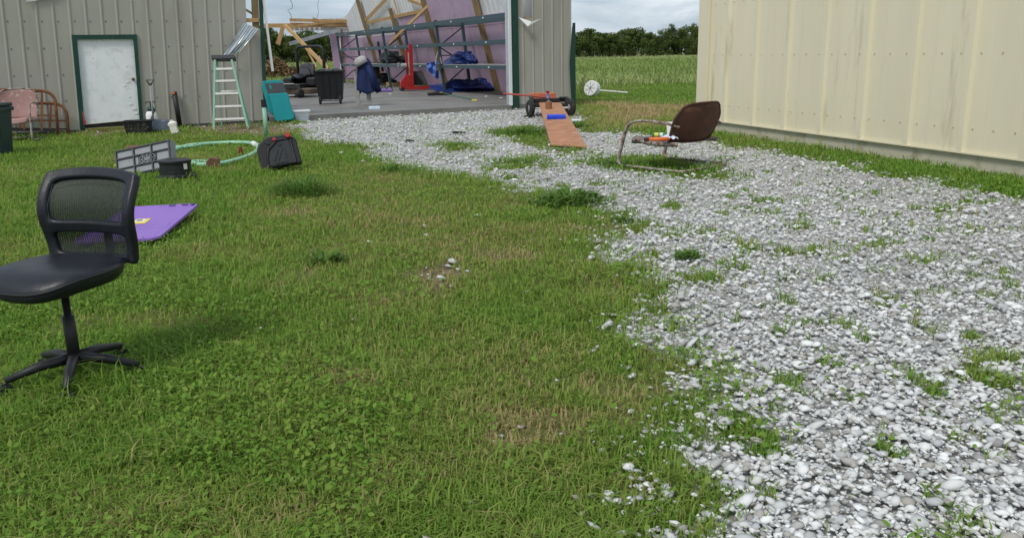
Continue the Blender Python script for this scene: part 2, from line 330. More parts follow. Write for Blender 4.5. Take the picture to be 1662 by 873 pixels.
# ------------------------------------------------------------------ grass blades, stones, far field
def blades(N_, y0, y1, wedge, hfun, wfun, keep, name, mat, label, bend=.6, pad=1.2, tfun=None):
    y = np.exp(rng.uniform(np.log(y0), np.log(y1), N_)); x = rng.uniform(-1, 1, N_) * (wedge * y + pad)
    k = keep(x, y); x, y = x[k], y[k]; q = len(x)
    h = hfun(x, y) * rng.uniform(.45, 1.3, q) * np.where(rng.random(q) < .04, 1.9, 1); wd = wfun(y) * rng.uniform(.7, 1.3, q); az = rng.uniform(0, 2 * np.pi, q); ln = rng.uniform(.1, 1, q) * bend
    dx, dy = np.cos(az), np.sin(az); fx, fy = -dy * wd / 2, dx * wd / 2; z0 = -.03
    def P(px, py, pz): return np.stack([px, py, pz], 1)
    v = np.stack([P(x - fx, y - fy, np.full(q, z0)), P(x + fx, y + fy, np.full(q, z0)), P(x + dx * h * ln * .35 + fx * .8, y + dy * h * ln * .35 + fy * .8, h * .6),
                  P(x + dx * h * ln * .35 - fx * .8, y + dy * h * ln * .35 - fy * .8, h * .6), P(x + dx * h * ln, y + dy * h * ln, h * (1 - ln * .25))], 1).reshape(-1, 3)
    o = (np.arange(q) * 5)[:, None]; tr = np.concatenate([o + [0, 1, 2], o + [0, 2, 3], o + [3, 2, 4]], 1).reshape(-1, 3)
    tt = tfun(x, y) if tfun is not None else np.full(q, .5); tt = np.clip(tt + rng.normal(0, .16, q), 0, 1); wisp = rng.random(q) < .03; tt = np.where(wisp, tt * .45, tt)
    ob = linkmesh(name, bigmesh(name, v, tr, mat, np.repeat(tt, 5))); ob['kind'] = 'stuff'; ob['label'] = label; ob['category'] = 'grass'; return ob
LAWNM, _rp = tintmat('grass_blades', (.50, .39, .21), (.19, .36, .05), .7, .45)
_e = _rp.color_ramp.elements; _e.new(.2).color = (.40, .35, .14, 1); _e.new(.42).color = (.27, .36, .08, 1); _e.new(.66).color = (.23, .35, .06, 1); _e.new(.85).color = (.16, .29, .045, 1)
def keep_lawn(x, y):
    g, d, r = masks(x, y); return (rng.random(len(x)) < (1 - g) ** 1.2 * (1 - .75 * r) * (1 - .55 * sst(.2, .3, fb(x, y, 1.3, 68)))) & ~blocked(x, y)
_oliv = [(480, 232), (620, 240), (700, 284), (900, 306), (1000, 400), (1050, 560), (1000, 900), (420, 900), (440, 430), (520, 330)]
def tint_lawn(x, y):
    g, d, r = masks(x, y); ol = sst(-.6, .8, sdf(_oliv, x, y)); return .69 + fb(x, y, .45, 60) * .75 + fb(x, y, 1.7, 63) * .55 + fb(x, y, 6, 66) * .3 - .3 * sst(.19, .3, fb(x, y, 1.3, 68)) - ol * .10 - d * .62 - r * .3 - np.where(y > 30, -.02, 0)
def h_lawn(x, y):
    g, d, r = masks(x, y); ol = sst(-.6, .8, sdf(_oliv, x, y)); return (.04 + .10 * np.clip(fb(x, y, 1.1, 70) + fb(x, y, 4, 72) * .6 + .2, 0, 1) + .04 * d) * (1 - .35 * ol) * (1 - .3 * sst(-.3, .3, sdf(GRAV, x, y)))
blades(520000, 1.7, 40, .68, h_lawn, lambda y: .004 + .0009 * y, keep_lawn, 'lawn_grass', LAWNM, 'short mown green lawn grass in front of the metal shed', 2.0, tfun=tint_lawn)
FIELDM, _rp = tintmat('field_grass', (.17, .27, .055), (.46, .50, .22), .8, .35)
def t_field(x, y): return .25 + .4 * sst(110, 190, y) + .22 * sst(60, 42, y) + fb(x, y * .5, .05, 80) * .7 + fb(x, y, .3, 83) * .4
blades(110000, 39, 235, .40, lambda x, y: .26 + .2 * fb(x, y, .1, 90), lambda y: .015 + .0009 * y, lambda x, y: ~blocked(x, y) & (x > -.48 * y), 'field_grass', FIELDM, 'tall pale seeding meadow grass between mown lawn and treeline', 1.3, pad=4, tfun=t_field)
# clover and broad leaves scattered through the lawn
def clover(N_):
    y = np.exp(rng.uniform(np.log(1.8), np.log(20), N_)); x = rng.uniform(-1, 1, N_) * (.68 * y + 1); g, d, r = masks(x, y)
    k = (rng.random(N_) < (1 - g) * np.clip(sst(.02, .22, fb(x, y, .9, 130)) + .06, 0, 1)) & ~blocked(x, y); x, y = x[k], y[k]; q = len(x)
    s = rng.uniform(.005, .011, q) * (1 + y * .05); az = rng.uniform(0, 6.283, q); z = rng.uniform(.02, .07, q); t1, t2 = rng.normal(0, .5, q), rng.normal(0, .5, q); V_ = []
    for a in range(6):
        cx, cy = s * np.cos(az + a * 1.0472) * (1.25 if a % 3 == 0 else .8), s * np.sin(az + a * 1.0472) * (1.25 if a % 3 == 0 else .8); V_.append(np.stack([x + cx, y + cy, z + cx * t1 + cy * t2], 1))
    v = np.stack(V_, 1).reshape(-1, 3); o = (np.arange(q) * 6)[:, None]; tr = np.concatenate([o + [0, 1, 2], o + [0, 2, 3], o + [0, 3, 4], o + [0, 4, 5]], 1).reshape(-1, 3)
    ob = linkmesh('clover_leaves', bigmesh('clover_leaves', v, tr, LAWNM, np.repeat(np.clip(rng.normal(.74, .16, q), 0, 1), 6))); ob['kind'] = 'stuff'; ob['label'] = 'low clover and broad-leaved plants mixed through the lawn'; ob['category'] = 'clover'
clover(110000)
# stones of the gravel drive
ICO = bmesh.new(); bmesh.ops.create_icosphere(ICO, subdivisions=1, radius=1); ICO.verts.ensure_lookup_table()
iv = np.array([v.co[:] for v in ICO.verts]); it = np.array([[v.index for v in f.verts] for f in ICO.faces]); ICO.free()
NS = 150000; sy = np.exp(rng.uniform(np.log(1.7), np.log(25), NS)); sx = rng.uniform(-1, 1, NS) * (.68 * sy + 1)
g, d, r = masks(sx, sy); _rare = (rng.random(NS) < .012)
k = ((rng.random(NS) < g ** 1.5) | (_rare & (r > .4)) | ((rng.random(NS) < .10) & (r > .5)) | ((rng.random(NS) < .0025) & (sx > -1.5))) & ~blocked(sx, sy); sx, sy = sx[k], sy[k]; q = len(sx)
rad = (.008 + .0005 * sy) * np.exp(rng.normal(0, .45, q)); rad = np.minimum(rad, .034)
sc = np.stack([rad * rng.uniform(.8, 1.5, q), rad * rng.uniform(.7, 1.2, q), rad * rng.uniform(.3, .6, q)], 1); az = rng.uniform(0, 6.283, q)
jit = 1 + rng.uniform(-.25, .25, (q, len(iv), 1)); pv = iv[None] * jit * sc[:, None]; tl = rng.normal(0, .3, q)[:, None]
px = pv[..., 0] * np.cos(az)[:, None] - pv[..., 1] * np.sin(az)[:, None]; py = pv[..., 0] * np.sin(az)[:, None] + pv[..., 1] * np.cos(az)[:, None]; pz = pv[..., 2] + px * tl
vv = np.stack([px + sx[:, None], py + sy[:, None], pz + (rad * .28 + rng.uniform(0, .012, q))[:, None]], 2).reshape(-1, 3)
tr = (it[None] + (np.arange(q) * len(iv))[:, None, None]).reshape(-1, 3)
STONEM, _rp = tintmat('limestone', (.27, .265, .255), (.74, .74, .73), .9); _e = _rp.color_ramp.elements; _e.new(.25).color = (.36, .34, .30, 1); _e.new(.4).color = (.43, .435, .44, 1); _e.new(.62).color = (.57, .565, .545, 1)
gs = linkmesh('gravel_stones', bigmesh('gravel_stones', vv, tr, STONEM, np.repeat(np.clip(rng.normal(.54, .25, q) + fb(sx, sy, .7, 120) * .35, 0, 1), len(iv))))
gs['kind'] = 'stuff'; gs['label'] = 'loose pale limestone gravel of the drive'; gs['category'] = 'gravel'

# ------------------------------------------------------------------ trees of the far treeline
def crown_mesh(h, wd, seed, nleaf=2600, name='crown'):
    q = np.random.default_rng(seed); nb = 34
    cz = q.uniform(.06, .92, nb) ** .85 * h; rr = wd * .5 * np.sqrt(np.clip(1.02 - ((cz / h - .38) / .66) ** 2, .08, 1)); th = q.uniform(0, 6.283, nb); rd = rr * np.sqrt(q.random(nb)) * .85
    c = np.stack([rd * np.cos(th), rd * np.sin(th), cz], 1); br = q.uniform(.13, .24, nb) * wd * (1.1 - .45 * cz / h)
    bi = q.integers(0, nb, nleaf); dr = q.normal(size=(nleaf, 3)); dr /= np.linalg.norm(dr, axis=1)[:, None]
    p = c[bi] + dr * (br[bi] * q.uniform(.55, 1.08, nleaf))[:, None] * [1, 1, .8]; p[:, 2] = np.maximum(p[:, 2], .1)
    nrm = dr + q.normal(0, .5, (nleaf, 3)); nrm /= np.linalg.norm(nrm, axis=1)[:, None]; a = np.cross(nrm, q.normal(size=(nleaf, 3))); a /= np.linalg.norm(a, axis=1)[:, None]; bb = np.cross(nrm, a)
    s = (q.uniform(.14, .34, nleaf) * (wd / 7) ** .4)[:, None]
    v = np.stack([p - a * s, p - bb * s * .6, p + a * s, p + bb * s * .6], 1).reshape(-1, 3); f = np.arange(nleaf * 4).reshape(-1, 4)
    tt = np.clip(.45 + q.normal(0, .2, nb)[bi] + q.normal(0, .12, nleaf), 0, 1)
    return bigmesh(name, v, f, LEAFM, np.repeat(tt, 4))
LEAFM, _rp = tintmat('tree_leaves', (.042, .07, .02), (.17, .22, .06), .7, .3)
def trunk_mb(h, wd, seed):
    q = random.Random(seed); mb = MB(); mb.tube([(0, 0, -.1), (.05 * h * q.uniform(-1, 1), .1, h * .4), (0, 0, h * .8)], [.03 * h, .022 * h, .006 * h], 8)
    for i in range(5):
        a = q.uniform(0, 6.28); z = h * q.uniform(.25, .6); mb.tube([(0, 0, z), (math.cos(a) * wd * .2, math.sin(a) * wd * .2, z + h * .12), (math.cos(a) * wd * .36, math.sin(a) * wd * .36, z + h * .2)], [.012 * h, .008 * h, .003 * h], 6)
    return mb
VAR = []
for i, (h, wd) in enumerate([(8.6, 8.0), (9.6, 8.5), (7.4, 8.2), (10.5, 9.0), (6.6, 8.6), (9.0, 7.0)]):
    tm = part('trunk', trunk_mb(h, wd, i), BARK); tmesh = tm.data; bpy.data.objects.remove(tm); VAR.append((h, wd, crown_mesh(h, wd, 100 + i), tmesh))
def tree(x, y, var, sc, label, group, name='tree', rz=0):
    r = thing(name, label, 'tree', (x, y, -.02), rz, group); r.scale = (sc[0], sc[0], sc[1])
    linkmesh('trunk', VAR[var][3], r); linkmesh('crown', VAR[var][2], r)
def top_right(px): return np.interp(px, [925, 950, 968, 985, 1008, 1025, 1048, 1060, 1078, 1092, 1112, 1135, 1300], [58, 54, 46, 58, 50, 46, 52, 57, 48, 37, 42, 39, 45])
def top_left(px): return np.interp(px, [360, 436, 444, 452, 466, 485, 500, 520, 545, 580], [50, 47, 46, 56, 60, 55, 52, 50, 56, 56])
for side, (p0, p1, st, fn) in {'r': (915, 1290, 15, top_right), 'l': (330, 640, 13, top_left)}.items():
    pxs = np.arange(p0, p1, st)
    for row in (0, 1):
        for px in pxs:
            p2_ = px + random.uniform(-5, 5) + row * st / 2; yy = 226 + row * 14 + random.uniform(-4, 4); d = ray(p2_, fn(p2_)); q = CAM + d * (yy / d.y)
            hh = max(4.5, q.z * (1.06 if row == 0 else .96) * random.uniform(.9, 1.04)); v_ = random.randrange(6)
            tree(q.x, yy, v_, (random.uniform(.55, .95), hh / VAR[v_][0]), 'dense dark green tree in the far treeline seen right of the shed' if side == 'r' else 'dense dark green tree in the far treeline seen through the wrecked shed',
                 'treeline right of the shed' if side == 'r' else 'treeline seen through the shed', rz=random.uniform(0, 6.28))

# ------------------------------------------------------------------ the wrecked metal shed
SHEAR = .05
shed = thing('metal_shed', 'storm-wrecked tan metal shed with green trim and its roof torn off', 'shed', SH0, A_)
def wl(x, y, off=0.0):          # pixel on the front wall plane -> (u along the wall, height)
    o = SH0 + ND * off; v = onplane(x, y, o, ND) - SH0; return v.dot(UD), v.z
def rib(u):
    q = (u % .31) / .31
    pts = [(0, 0), (.06, -.018), (.13, -.018), (.19, 0), (1, 0)]
    for (a, b_), (c, d_) in zip(pts, pts[1:]):
        if a <= q <= c: return b_ + (d_ - b_) * (q - a) / (c - a)
    return 0
RB = (0, .06, .13, .19)
def siding(u0, u1, z0, z1, mat=SIDING, name='siding_panel', parent=None, shear=SHEAR, off=0.0, zt=None, ribf=rib):
    us = {u0 + .0004, u1 - .0004}
    k0 = math.floor(u0 / .31) - 1
    for k in range(k0, math.ceil(u1 / .31) + 1):
        for q in RB:
            u = (k + q) * .31
            if u0 < u < u1: us.add(u)
    us = sorted(us); mb = MB(); rows = 4
    for j in range(rows + 1):
        for u in us:
            zt_ = zt(u) if zt else z1; z = z0 + (zt_ - z0) * j / rows; mb.v.append(Vector((u + shear * z, ribf(u) + off + .004 * math.sin(u * 2 + z * 3), z)))
    nn = len(us); mb.f = [(j * nn + i, j * nn + i + 1, (j + 1) * nn + i + 1, (j + 1) * nn + i) for j in range(rows) for i in range(nn - 1)]
    return part(name, mb, mat, parent or shed, solid=.003)
us_ = lambda x, y: (lambda q: q[0] - SHEAR * q[1])(wl(x, y))
dl, dr_ = us_(117, 58), us_(221, 57); dz1 = wl(170, 57.5)[1]; dz0 = .09
WALLH = 3.7; notch_u = us_(399, 10); notch_z = wl(405, 38)[1]; cor_u = us_(424, 60)
edges = [-.31 * 3 * k for k in range(14, -1, -1)]
for a, b2 in zip(edges, edges[1:]):
    cuts = sorted({a, b2} | {c for c in (dl, dr_, notch_u) if a < c < b2})
    for c, d_ in zip(cuts, cuts[1:]):
        mid = (c + d_) / 2
        if dl < mid < dr_: siding(c, d_, dz1, WALLH)
        elif mid > notch_u: siding(c, d_, .03, notch_z - .05, zt=lambda u: notch_z - .12 + .1 * math.sin(u * 9))
        else: siding(c, d_, .03, WALLH)
# screws in three rows
mb = MB()
for z in (2.35, 1.8, 1.24, .68, 2.9):
    for k in range(-40, -1):
        u = k * .31 + .105 + random.uniform(-.01, .01)
        if not (dl - .05 < u < dr_ + .05 and z < dz1): mb.box((u + SHEAR * z, -.003, z + random.uniform(-.008, .008)), (.022, .014, .022))
o = part('screw_rows', mb, GREYD, shed); o['kind'] = 'stuff'
# green door frame, door
f = MB(); fw = .085
def sh(u, z): return u + SHEAR * z
f2 = lambda u0, u1, z0, z1, y0, y1, mat, name, par=shed, bev=.004: part(name, MB().prism([(sh(u0, z0), z0), (sh(u1, z0), z0), (sh(u1, z1), z1), (sh(u0, z1), z1)], y0, y1), mat, par, bevel=bev)
jl = f2(dl - .01, dl + fw, dz0 - .05, dz1 + .01, -.05, .09, GREEN_T, 'door_jamb'); jr = f2(dr_ - fw + .02, dr_ + .01, dz0 - .05, dz1 + .01, -.05, .09, GREEN_T, 'door_jamb')
hd = f2(dl + fw, dr_ - fw + .02, dz1 - fw, dz1 + .008, -.048, .09, GREEN_T, 'door_head')
# door leaf hung slightly out of square, its lower hinge corner swung clear of the frame
dA, dB, dC, dD = wl(124.5, 62.5), wl(217.5, 62), wl(230, 194), wl(137.5, 203)
door = part('door', MB().add([(q[0], y, q[1]) for y in (.02, .065) for q in (dA, dB, dC, dD)], [(0, 1, 2, 3), (7, 6, 5, 4), (0, 4, 5, 1), (1, 5, 6, 2), (2, 6, 7, 3), (3, 7, 4, 0)]), WHITE_D, shed, bevel=.006)
for y in (78, 120, 172):
    hu, hz_ = wl(123.5 + (y - 62) * .093, y); part('hinge', MB().box((hu - .005, -.0, hz_), (.03, .06, .11)), STEEL, door)
kx, kz = wl(216, 129); part('door_knob', MB().lathe([(.018, 0), (.018, .03), (.036, .045), (.036, .075), (.02, .085)], 14, (kx, .02, kz), Matrix.Rotation(R_(90), 3, 'X')), BROWN, door, smooth=True)
for (x, y, s) in [(208, 134, .05), (203, 140, .035), (211, 158, .03), (213, 170, .05), (219, 178, .06), (222, 185, .05), (206, 108, .03), (150, 95, .02)]:
    u, z = wl(x, y); part('dent', MB().lathe([(s, 0), (s * .7, .004), (s * .3, .006)], 12, (u, .021, z), Matrix.Rotation(R_(90), 3, 'X'), sx=1.1, sy=.6), M('dent_shade', (.62, .63, .62), .6, .2, 20), door, smooth=True)
f2(dl + fw, dr_, -.03, .07, -.16, .12, MOSS, 'door_sill'); f2(dl - .3 + .9, dr_ + .25, -.06, .0, -.34, -.165, CONC, 'step_slab')
f2(dl + fw + .003, dr_ - fw, .075, dz1 - fw, .12, .14, M('dark_interior', (.05, .045, .04)), 'room_shade_sheet')  # dark sheet: its colour stands in for shade in the room behind the door
# base trim, corner post, green corner trim, torn sheet
f2(-12.9, dl - .02, -.02, .05, -.012, .03, GREYD, 'base_trim'); f2(dr_ + .02, -.02, -.02, .05, -.012, .03, GREYD, 'base_trim')
f2(cor_u - .16, cor_u - .02, .02, 4.1, .06, .2, WOODOLD, 'corner_post')
f2(cor_u - .015, cor_u + .065, -.02, 4.1, -.035, .06, GREEN_T, 'corner_trim')
f2(notch_u - .1, cor_u - .02, notch_z + .02, notch_z + .11, .03, .07, WOOD, 'girt')
a1, b1 = wl(397, 13, .05), wl(413, 23, .05); part('brace', MB().bar((a1[0] - .1, .22, a1[1] + .06), (b1[0], .22, b1[1]), .04, .09, (0, 1, 0)), WOOD, shed)
o = SH0; ts = PF(SH0 - ND * .12, A_, 0)
q = [ts.loc(*c) for c in ((396, 38), (420, 47), (386, 86), (359, 92))]
def torn(a, b3):
    top = Vector(q[0]).lerp(Vector(q[1]), a); bot = Vector(q[3]).lerp(Vector(q[2]), a); p_ = top.lerp(bot, b3); k = a * 6 % 1
    return (p_.x, -.1 - .16 * math.sin(b3 * 2.2) + (.025 if .2 < k < .5 else 0) - .02 * math.sin(a * 9 + b3 * 5) * b3, p_.y + .02 * math.sin(a * 13) * b3)
part('torn_sheet', MB().grid(torn, 30, 8), GALV, shed, solid=.002)
x0, z0 = wl(42, 2); part('fascia_scrap', MB().add([(x0, -.06, z0 - .03), (x0 + .5, -.05, z0 + .06), (x0 + .75, -.05, z0 + .22), (x0 + .02, -.1, z0 + .25)], [(0, 1, 2, 3)]), WHITE_M, shed, solid=.01)
siding(-.02, .0, .02, .04)
# side wall of the closed room, running back from the corner
mb = MB(); mb.grid(lambda a, c: (sh(0, c * 2.2) - .10, .1 + a * 7, .02 + c * 2.2), 24, 2); part('side_wall', mb, SIDING, shed, solid=.01)
# slab
_sp = [(.12, -.02), (8.62, -.02), (8.62, 2.8), (10.2, 3.6), (11.3, 30.5), (.12, 30.5)]; _ns = len(_sp)
part('floor_slab', MB().add([(x, y, z) for z in (-.06, .12) for x, y in _sp], [tuple(range(_ns - 1, -1, -1)), tuple(range(_ns, 2 * _ns))] + [(i, (i + 1) % _ns, (i + 1) % _ns + _ns, i + _ns) for i in range(_ns)]), CONC, shed, bevel=.01)
part('return_wall', MB().grid(lambda a, c: (8.74 + 1.36 * a, 2.76 + .94 * a, .13 + c * 3.1), 6, 1), SIDING, shed, solid=.01)
for k in range(1, 7): part('slab_joint', MB().box((4.4, k * 4.3, .1215), (8.3, .02, .004)), M('joint', (.09, .085, .08), .9), shed)
# right pier
JU = wl(827, 90)[0]; P0, P1 = wl(841, 90)[0], wl(926, 90)[0]; gu0, gu1, gz_ = wl(848, 20)[0], wl(863, 20)[0], wl(855, 30)[1]
nos = dict(shear=0.0)
siding(P0, gu0, .03, WALLH, **nos); siding(gu0, gu1, .03, gz_, **nos); siding(gu1, gu1 + .62, .03, WALLH, **nos); siding(gu1 + .62, P1 + .02, .03, WALLH, **nos)
part('jamb_trim', MB().box((JU, -.01, 1.9), (.075, .12, 3.6)), WHITE_M, shed, bevel=.004)
part('jamb_lip', MB().box((JU - .055, .04, 1.9), (.035, .1, 3.58)), GALV, shed)
part('green_jamb', MB().box(((JU + .04 + P0) / 2, -.008, 1.84), (P0 - JU - .042, .07, 3.7)), GREEN_T, shed, bevel=.004)
part('corner_trim', MB().add([(P1 + .005, -.04, .0), (P1 + .15, -.03, 0), (P1 + .14, -.03, 2.3), (P1 + .03, -.04, 2.2), (P1 - .06, -.045, 1.2), (P1 + .15, .12, 0), (P1 + .14, .12, 2.3)], [(0, 1, 2, 3, 4), (1, 5, 6, 2)]), GREEN_T, shed, solid=.006)
part('pier_stud', MB().box((gu0 - .06, .1, 2.0), (.1, .1, 3.9)), WOOD, shed); part('pier_girt', MB().box(((gu0 + gu1) / 2, .09, gz_ - .02), (.5, .05, .1)), WOOD, shed)
part('pier_backing', MB().box(((gu0 + gu1) / 2 + .1, .5, 2.2), (.9, .03, 3.2)), WHITE_M, shed)
c0 = wl(840, 29), wl(876, 31), wl(851, 44), wl(858, 36)
part('torn_flap', MB().add([(c0[0][0], -.07, c0[0][1]), (c0[3][0], -.16, c0[3][1]), (c0[1][0], -.08, c0[1][1]), (c0[2][0], -.2, c0[2][1])], [(0, 1, 3), (1, 2, 3)]), PAPER, shed, solid=.006)
part('return_wall', MB().grid(lambda a, c: (P1 + .1 - .1 * a, .15 + a * 2.6, .02 + c * 3.2), 9, 1), SIDING, shed, solid=.01)
# leaning right wall: white metal skin, pink foam boards, posts and girts
W1 = G(812, 149, .12); W2 = Vector((-8.7, 50.2, .12)); WD = (W2 - W1).normalized(); WLEN = (W2 - W1).length
LEAN = .26; WUP = (Vector((0, 0, 1)) - UD * LEAN).normalized(); WN = WD.cross(WUP).normalized()
if WN.dot(UD) > 0: WN = -WN           # points into the shed
def wr(x, y):
    v = onplane(x, y, W1, WN) - W1; hh = v.z / WUP.z; return (v - WUP * hh).dot(WD), hh
def wp(s, h, off=0): return W1 + WD * s + WUP * h + WN * off
SF = -4.2
def htop(s): return np.interp(s, [SF, WLEN - 7.5, WLEN - 1.2, WLEN], [5.2, 5.2, 3.75, 3.6])
ns = 60; prof = [(SF + (WLEN - SF) * i / ns) for i in range(ns + 1)]
for a in range(0, ns, 3):
    mb = MB(); rr = prof[a:a + 4]
    ss = np.linspace(rr[0] + .003, rr[-1] - .003, 22)
    for h_ in (0, 1):
        for i, s in enumerate(ss): mb.v.append(wp(s, float(htop(s)) * h_, -.10 - (.03 if i % 7 in (1, 2) else 0)))
    mb.f = [(i, i + 1, i + 23, i + 22) for i in range(21)]; part('wall_sheet', mb, WHITE_M, shed, world=True, solid=.004)
def board(pxpoly, name='foam_board'):
    pts = [wr(*c) for c in pxpoly]; mb = MB(); nn = len(pts); mb.v = [wp(s, max(h, .02), o_) for o_ in (-.06, .0) for s, h in pts]
    mb.f = [tuple(range(nn)), tuple(range(2 * nn - 1, nn - 1, -1))] + [(i, i + nn, (i + 1) % nn + nn, (i + 1) % nn) for i in range(nn)]; part(name, mb, PINK, shed, world=True)
def foam(s0, s1, h0, h1, pit=1.22):
    s = s0
    while s < s1 - .05:
        e_ = min(s + pit, s1); h = h0
        while h < h1 - .05:
            g_ = min(h + 2.44, h1); mb = MB(); mb.v = [wp(a, b_, o_) for o_ in (-.06, random.uniform(-.006, .006)) for a, b_ in ((s + .006, h + .004), (e_ - .006, h + .004), (e_ - .006, g_ - .006), (s + .006, g_ - .006))]
            mb.f = [(0, 1, 2, 3), (7, 6, 5, 4), (0, 4, 5, 1), (1, 5, 6, 2), (2, 6, 7, 3), (3, 7, 4, 0)]; part('foam_board', mb, PINK, shed, world=True); h = g_
        s = e_
sA, sB, sC = wr(776, 26)[0], wr(692, 20)[0], wr(648, 40)[0]
foam(SF, sA, .02, wr(800, 23)[1]); foam(sA, sB, .02, 5.0); foam(sB, sC, .02, wr(670, 24)[1]); foam(sC, WLEN - .05, .02, wr(625, 56)[1])
def post(x, y, top=None, w_=.26):
    s, h = wr(x, y); mb = MB(); mb.bar(wp(s, .0, .07), wp(s, top or float(htop(s)) - .05, .07), w_, .13, tuple(WN)); part('wall_post', mb, WOODOLD, shed, world=True)
post(786, 50); post(699, 38); s_, h_ = wr(632, 14); post(641, 34, top=h_); post(600, 60)
def girt(a, b4, w_=.14, mat=WOOD):
    (s0, h0), (s1, h1) = wr(*a), wr(*b4); part('girt', MB().bar(wp(s0, h0, .03), wp(s1, h1, .03), .05, w_, tuple(WUP)), mat, shed, world=True)
girt((597, 37), (690, 17)); girt((594, 33), (628, -2)); girt((663, 0), (686, 8)); girt((640, 0), (647, 22), .12)
# back wall stub, back post, fallen header lumber
bw = W2; BWD = -UD
part('back_wall', MB().grid(lambda a, c: bw + BWD * (a * 1.45) + Vector((0, 0, c * 2.75)) - UD * (LEAN * c * .8), 4, 2), PINK, shed, world=True, solid=.05)
part('back_wall_top', MB().grid(lambda a, c: bw + BWD * (a * 1.45 + .55) + Vector((0, 0, 2.76 + c * .75)), 12, 1), WHITE_M, shed, world=True, solid=.01)
BP = PF(bw + BWD * 1.6, A_, 0)
def bpt(x, y, dy=0): l_ = BP.loc(x, y); return BP.o + BP.ex * l_[0] + BP.ez * l_[1] + BP.ey * dy
part('back_post', MB().bar(bpt(557, 129.5), bpt(553, 47), .16, .16, (0, 1, 0)), WOODOLD, shed, world=True)
part('post_trim', MB().bar(bpt(553.5, 129, -.12), bpt(550, 49, -.12), .09, .04, (0, 1, 0)), WHITE_M, shed, world=True)
for i, (a, b5, w_) in enumerate([((470, 39), (540, 40.5), .12), ((498, 34.5), (560, 38.5), .1), ((556, 36), (594, 40), .16), ((426, 42.5), (592, 41.5), .22), ((462, 44.5), (590, 38.5), .18), ((467, 33.5), (575, 36), .17), ((480, 43), (522, 37.5), .14), ((503, 30), (512, 33.5), .06), ((540, 33.5), (596, 37), .1), ((446.5, 73), (455, 43), .22)]):
    part('header_board', MB().bar(bpt(*a, -.1 - .07 * i), bpt(*b5, -.1 - .07 * i), .05, w_, tuple(BP.ez) if i < 9 else tuple(BP.ex)), WOOD, shed, world=True)
part('header_sheet', MB().grid(lambda a, c: bpt(466 + a * 118, 45 + c * 5, .05 + .04 * math.sin(a * 90)), 60, 1), WHITE_M, shed, world=True, solid=.006)
part('hanging_gutter', MB().bar(bpt(466, 72, -.5), bpt(550, 49, -.3), .03, .2, tuple(BP.ez)), GALV, shed, world=True)
part('wire', MB().tube([bpt(x, y, -.4) for x, y in ((465, -6), (472, 8), (471.5, 15), (464, 17.5), (469, 24), (471, 33))], .014, 5), BLACKM, shed, world=True)
part('wire', MB().tube([bpt(x, y, -.4) for x, y in ((515, -6), (512.5, 10), (514, 20), (511, 34))], .01, 5), BLACKM, shed, world=True)
kx = G(525, 112, .12)
solo('fallen_timber', MB().bar(bpt(457, 41.5, -.7) - Vector((0, 0, 0)), onplane(533, 113, Vector((0, 44, 0)), Vector((0, 1, 0))), .09, .2, (0, 0, 1)), WOOD, 'long pine timber hanging diagonally behind the ride-on mower', 'timber')
solo('fallen_timber', MB().bar(onplane(495, 76, Vector((0, 46.5, 0)), Vector((0, 1, 0))), onplane(514, 110, Vector((0, 45, 0)), Vector((0, 1, 0))), .05, .1, (0, 0, 1)), WOOD, 'thin pine strip hanging below the diagonal timber behind the mower seat', 'timber')
st_ = PF(SH0 - ND * .05, A_, 0); a6, b6 = st_.loc(426, -14), st_.loc(443, 116)
solo('hanging_trim', MB().bar((0, 0, 0), (b6[0] - a6[0], .02, b6[1] - a6[1]), .05, .07, (0, 1, 0)), WHITE_M, 'thin white metal trim strip hanging from the shed corner', 'trim', st_.o + st_.ex * a6[0] + st_.ez * a6[1] + ND * .02, A_)
part('fallen_rafter', MB().bar(wp(*wr(706, 8), .35), onplane(632, 71, wp(8, 1, 1.0), WN), .06, .12), WOOD, shed, world=True)

# ------------------------------------------------------------------ cream metal building on the right
cr_ = thing('cream_building', 'cream ribbed metal building at the right edge of the gravel', 'building', CR0, math.atan2(CRD.y, CRD.x))
def crib(u):
    q = (u % .9) / .9; return -.045 * max(0, min(1, (q - .05) / .025, (.19 - q) / .025))
t0 = .0
for k in range(14):
    a, b7 = k * .9 + .42, k * .9 + 1.32; us = sorted({a + .001, b7 - .001} | {math.floor(a / .9 + j) * .9 + .9 * q for j in (0, 1) for q in (.05, .075, .165, .19) if a < math.floor(a / .9 + j) * .9 + .9 * q < b7})
    mb = MB(); mb.v = [Vector((u, crib(u), z)) for z in (.2, 4.2) for u in us]; nn = len(us); mb.f = [(i, i + 1, i + 1 + nn, i + nn) for i in range(nn - 1)]; part('wall_panel', mb, CREAM, cr_, solid=.003)
part('corner_trim', MB().prism([(0, .2), (.42, .2), (.42, 4.2), (0, 4.2)], -.03, .05), CREAM, cr_, bevel=.006); part('corner_bead', MB().box((.40, -.045, 2.2), (.05, .028, 4)), CREAM, cr_, bevel=.004)
part('skirt', MB().box((6.4, .03, .08), (12.8, .06, .22)), M('skirt_concrete', (.50, .47, .36), .8, .15, 4, dirt=(.33, .3, .2), dscale=4, damt=.5), cr_); part('drip_edge', MB().box((6.5, -.03, .2), (13, .04, .02)), CREAM, cr_)
for z in (.5, 1.4, 2.3, 3.2):
    for k in range(42): part('screw', MB().box((.55 + k * .3, -.006 + min(0, crib(.55 + k * .3)), z), (.018, .012, .018)), M('screw_cream', (.55, .50, .37), .5), cr_)
part('back_return', MB().box((.02, 3, 2.2), (.04, 5.85, 4)), CREAM, cr_)
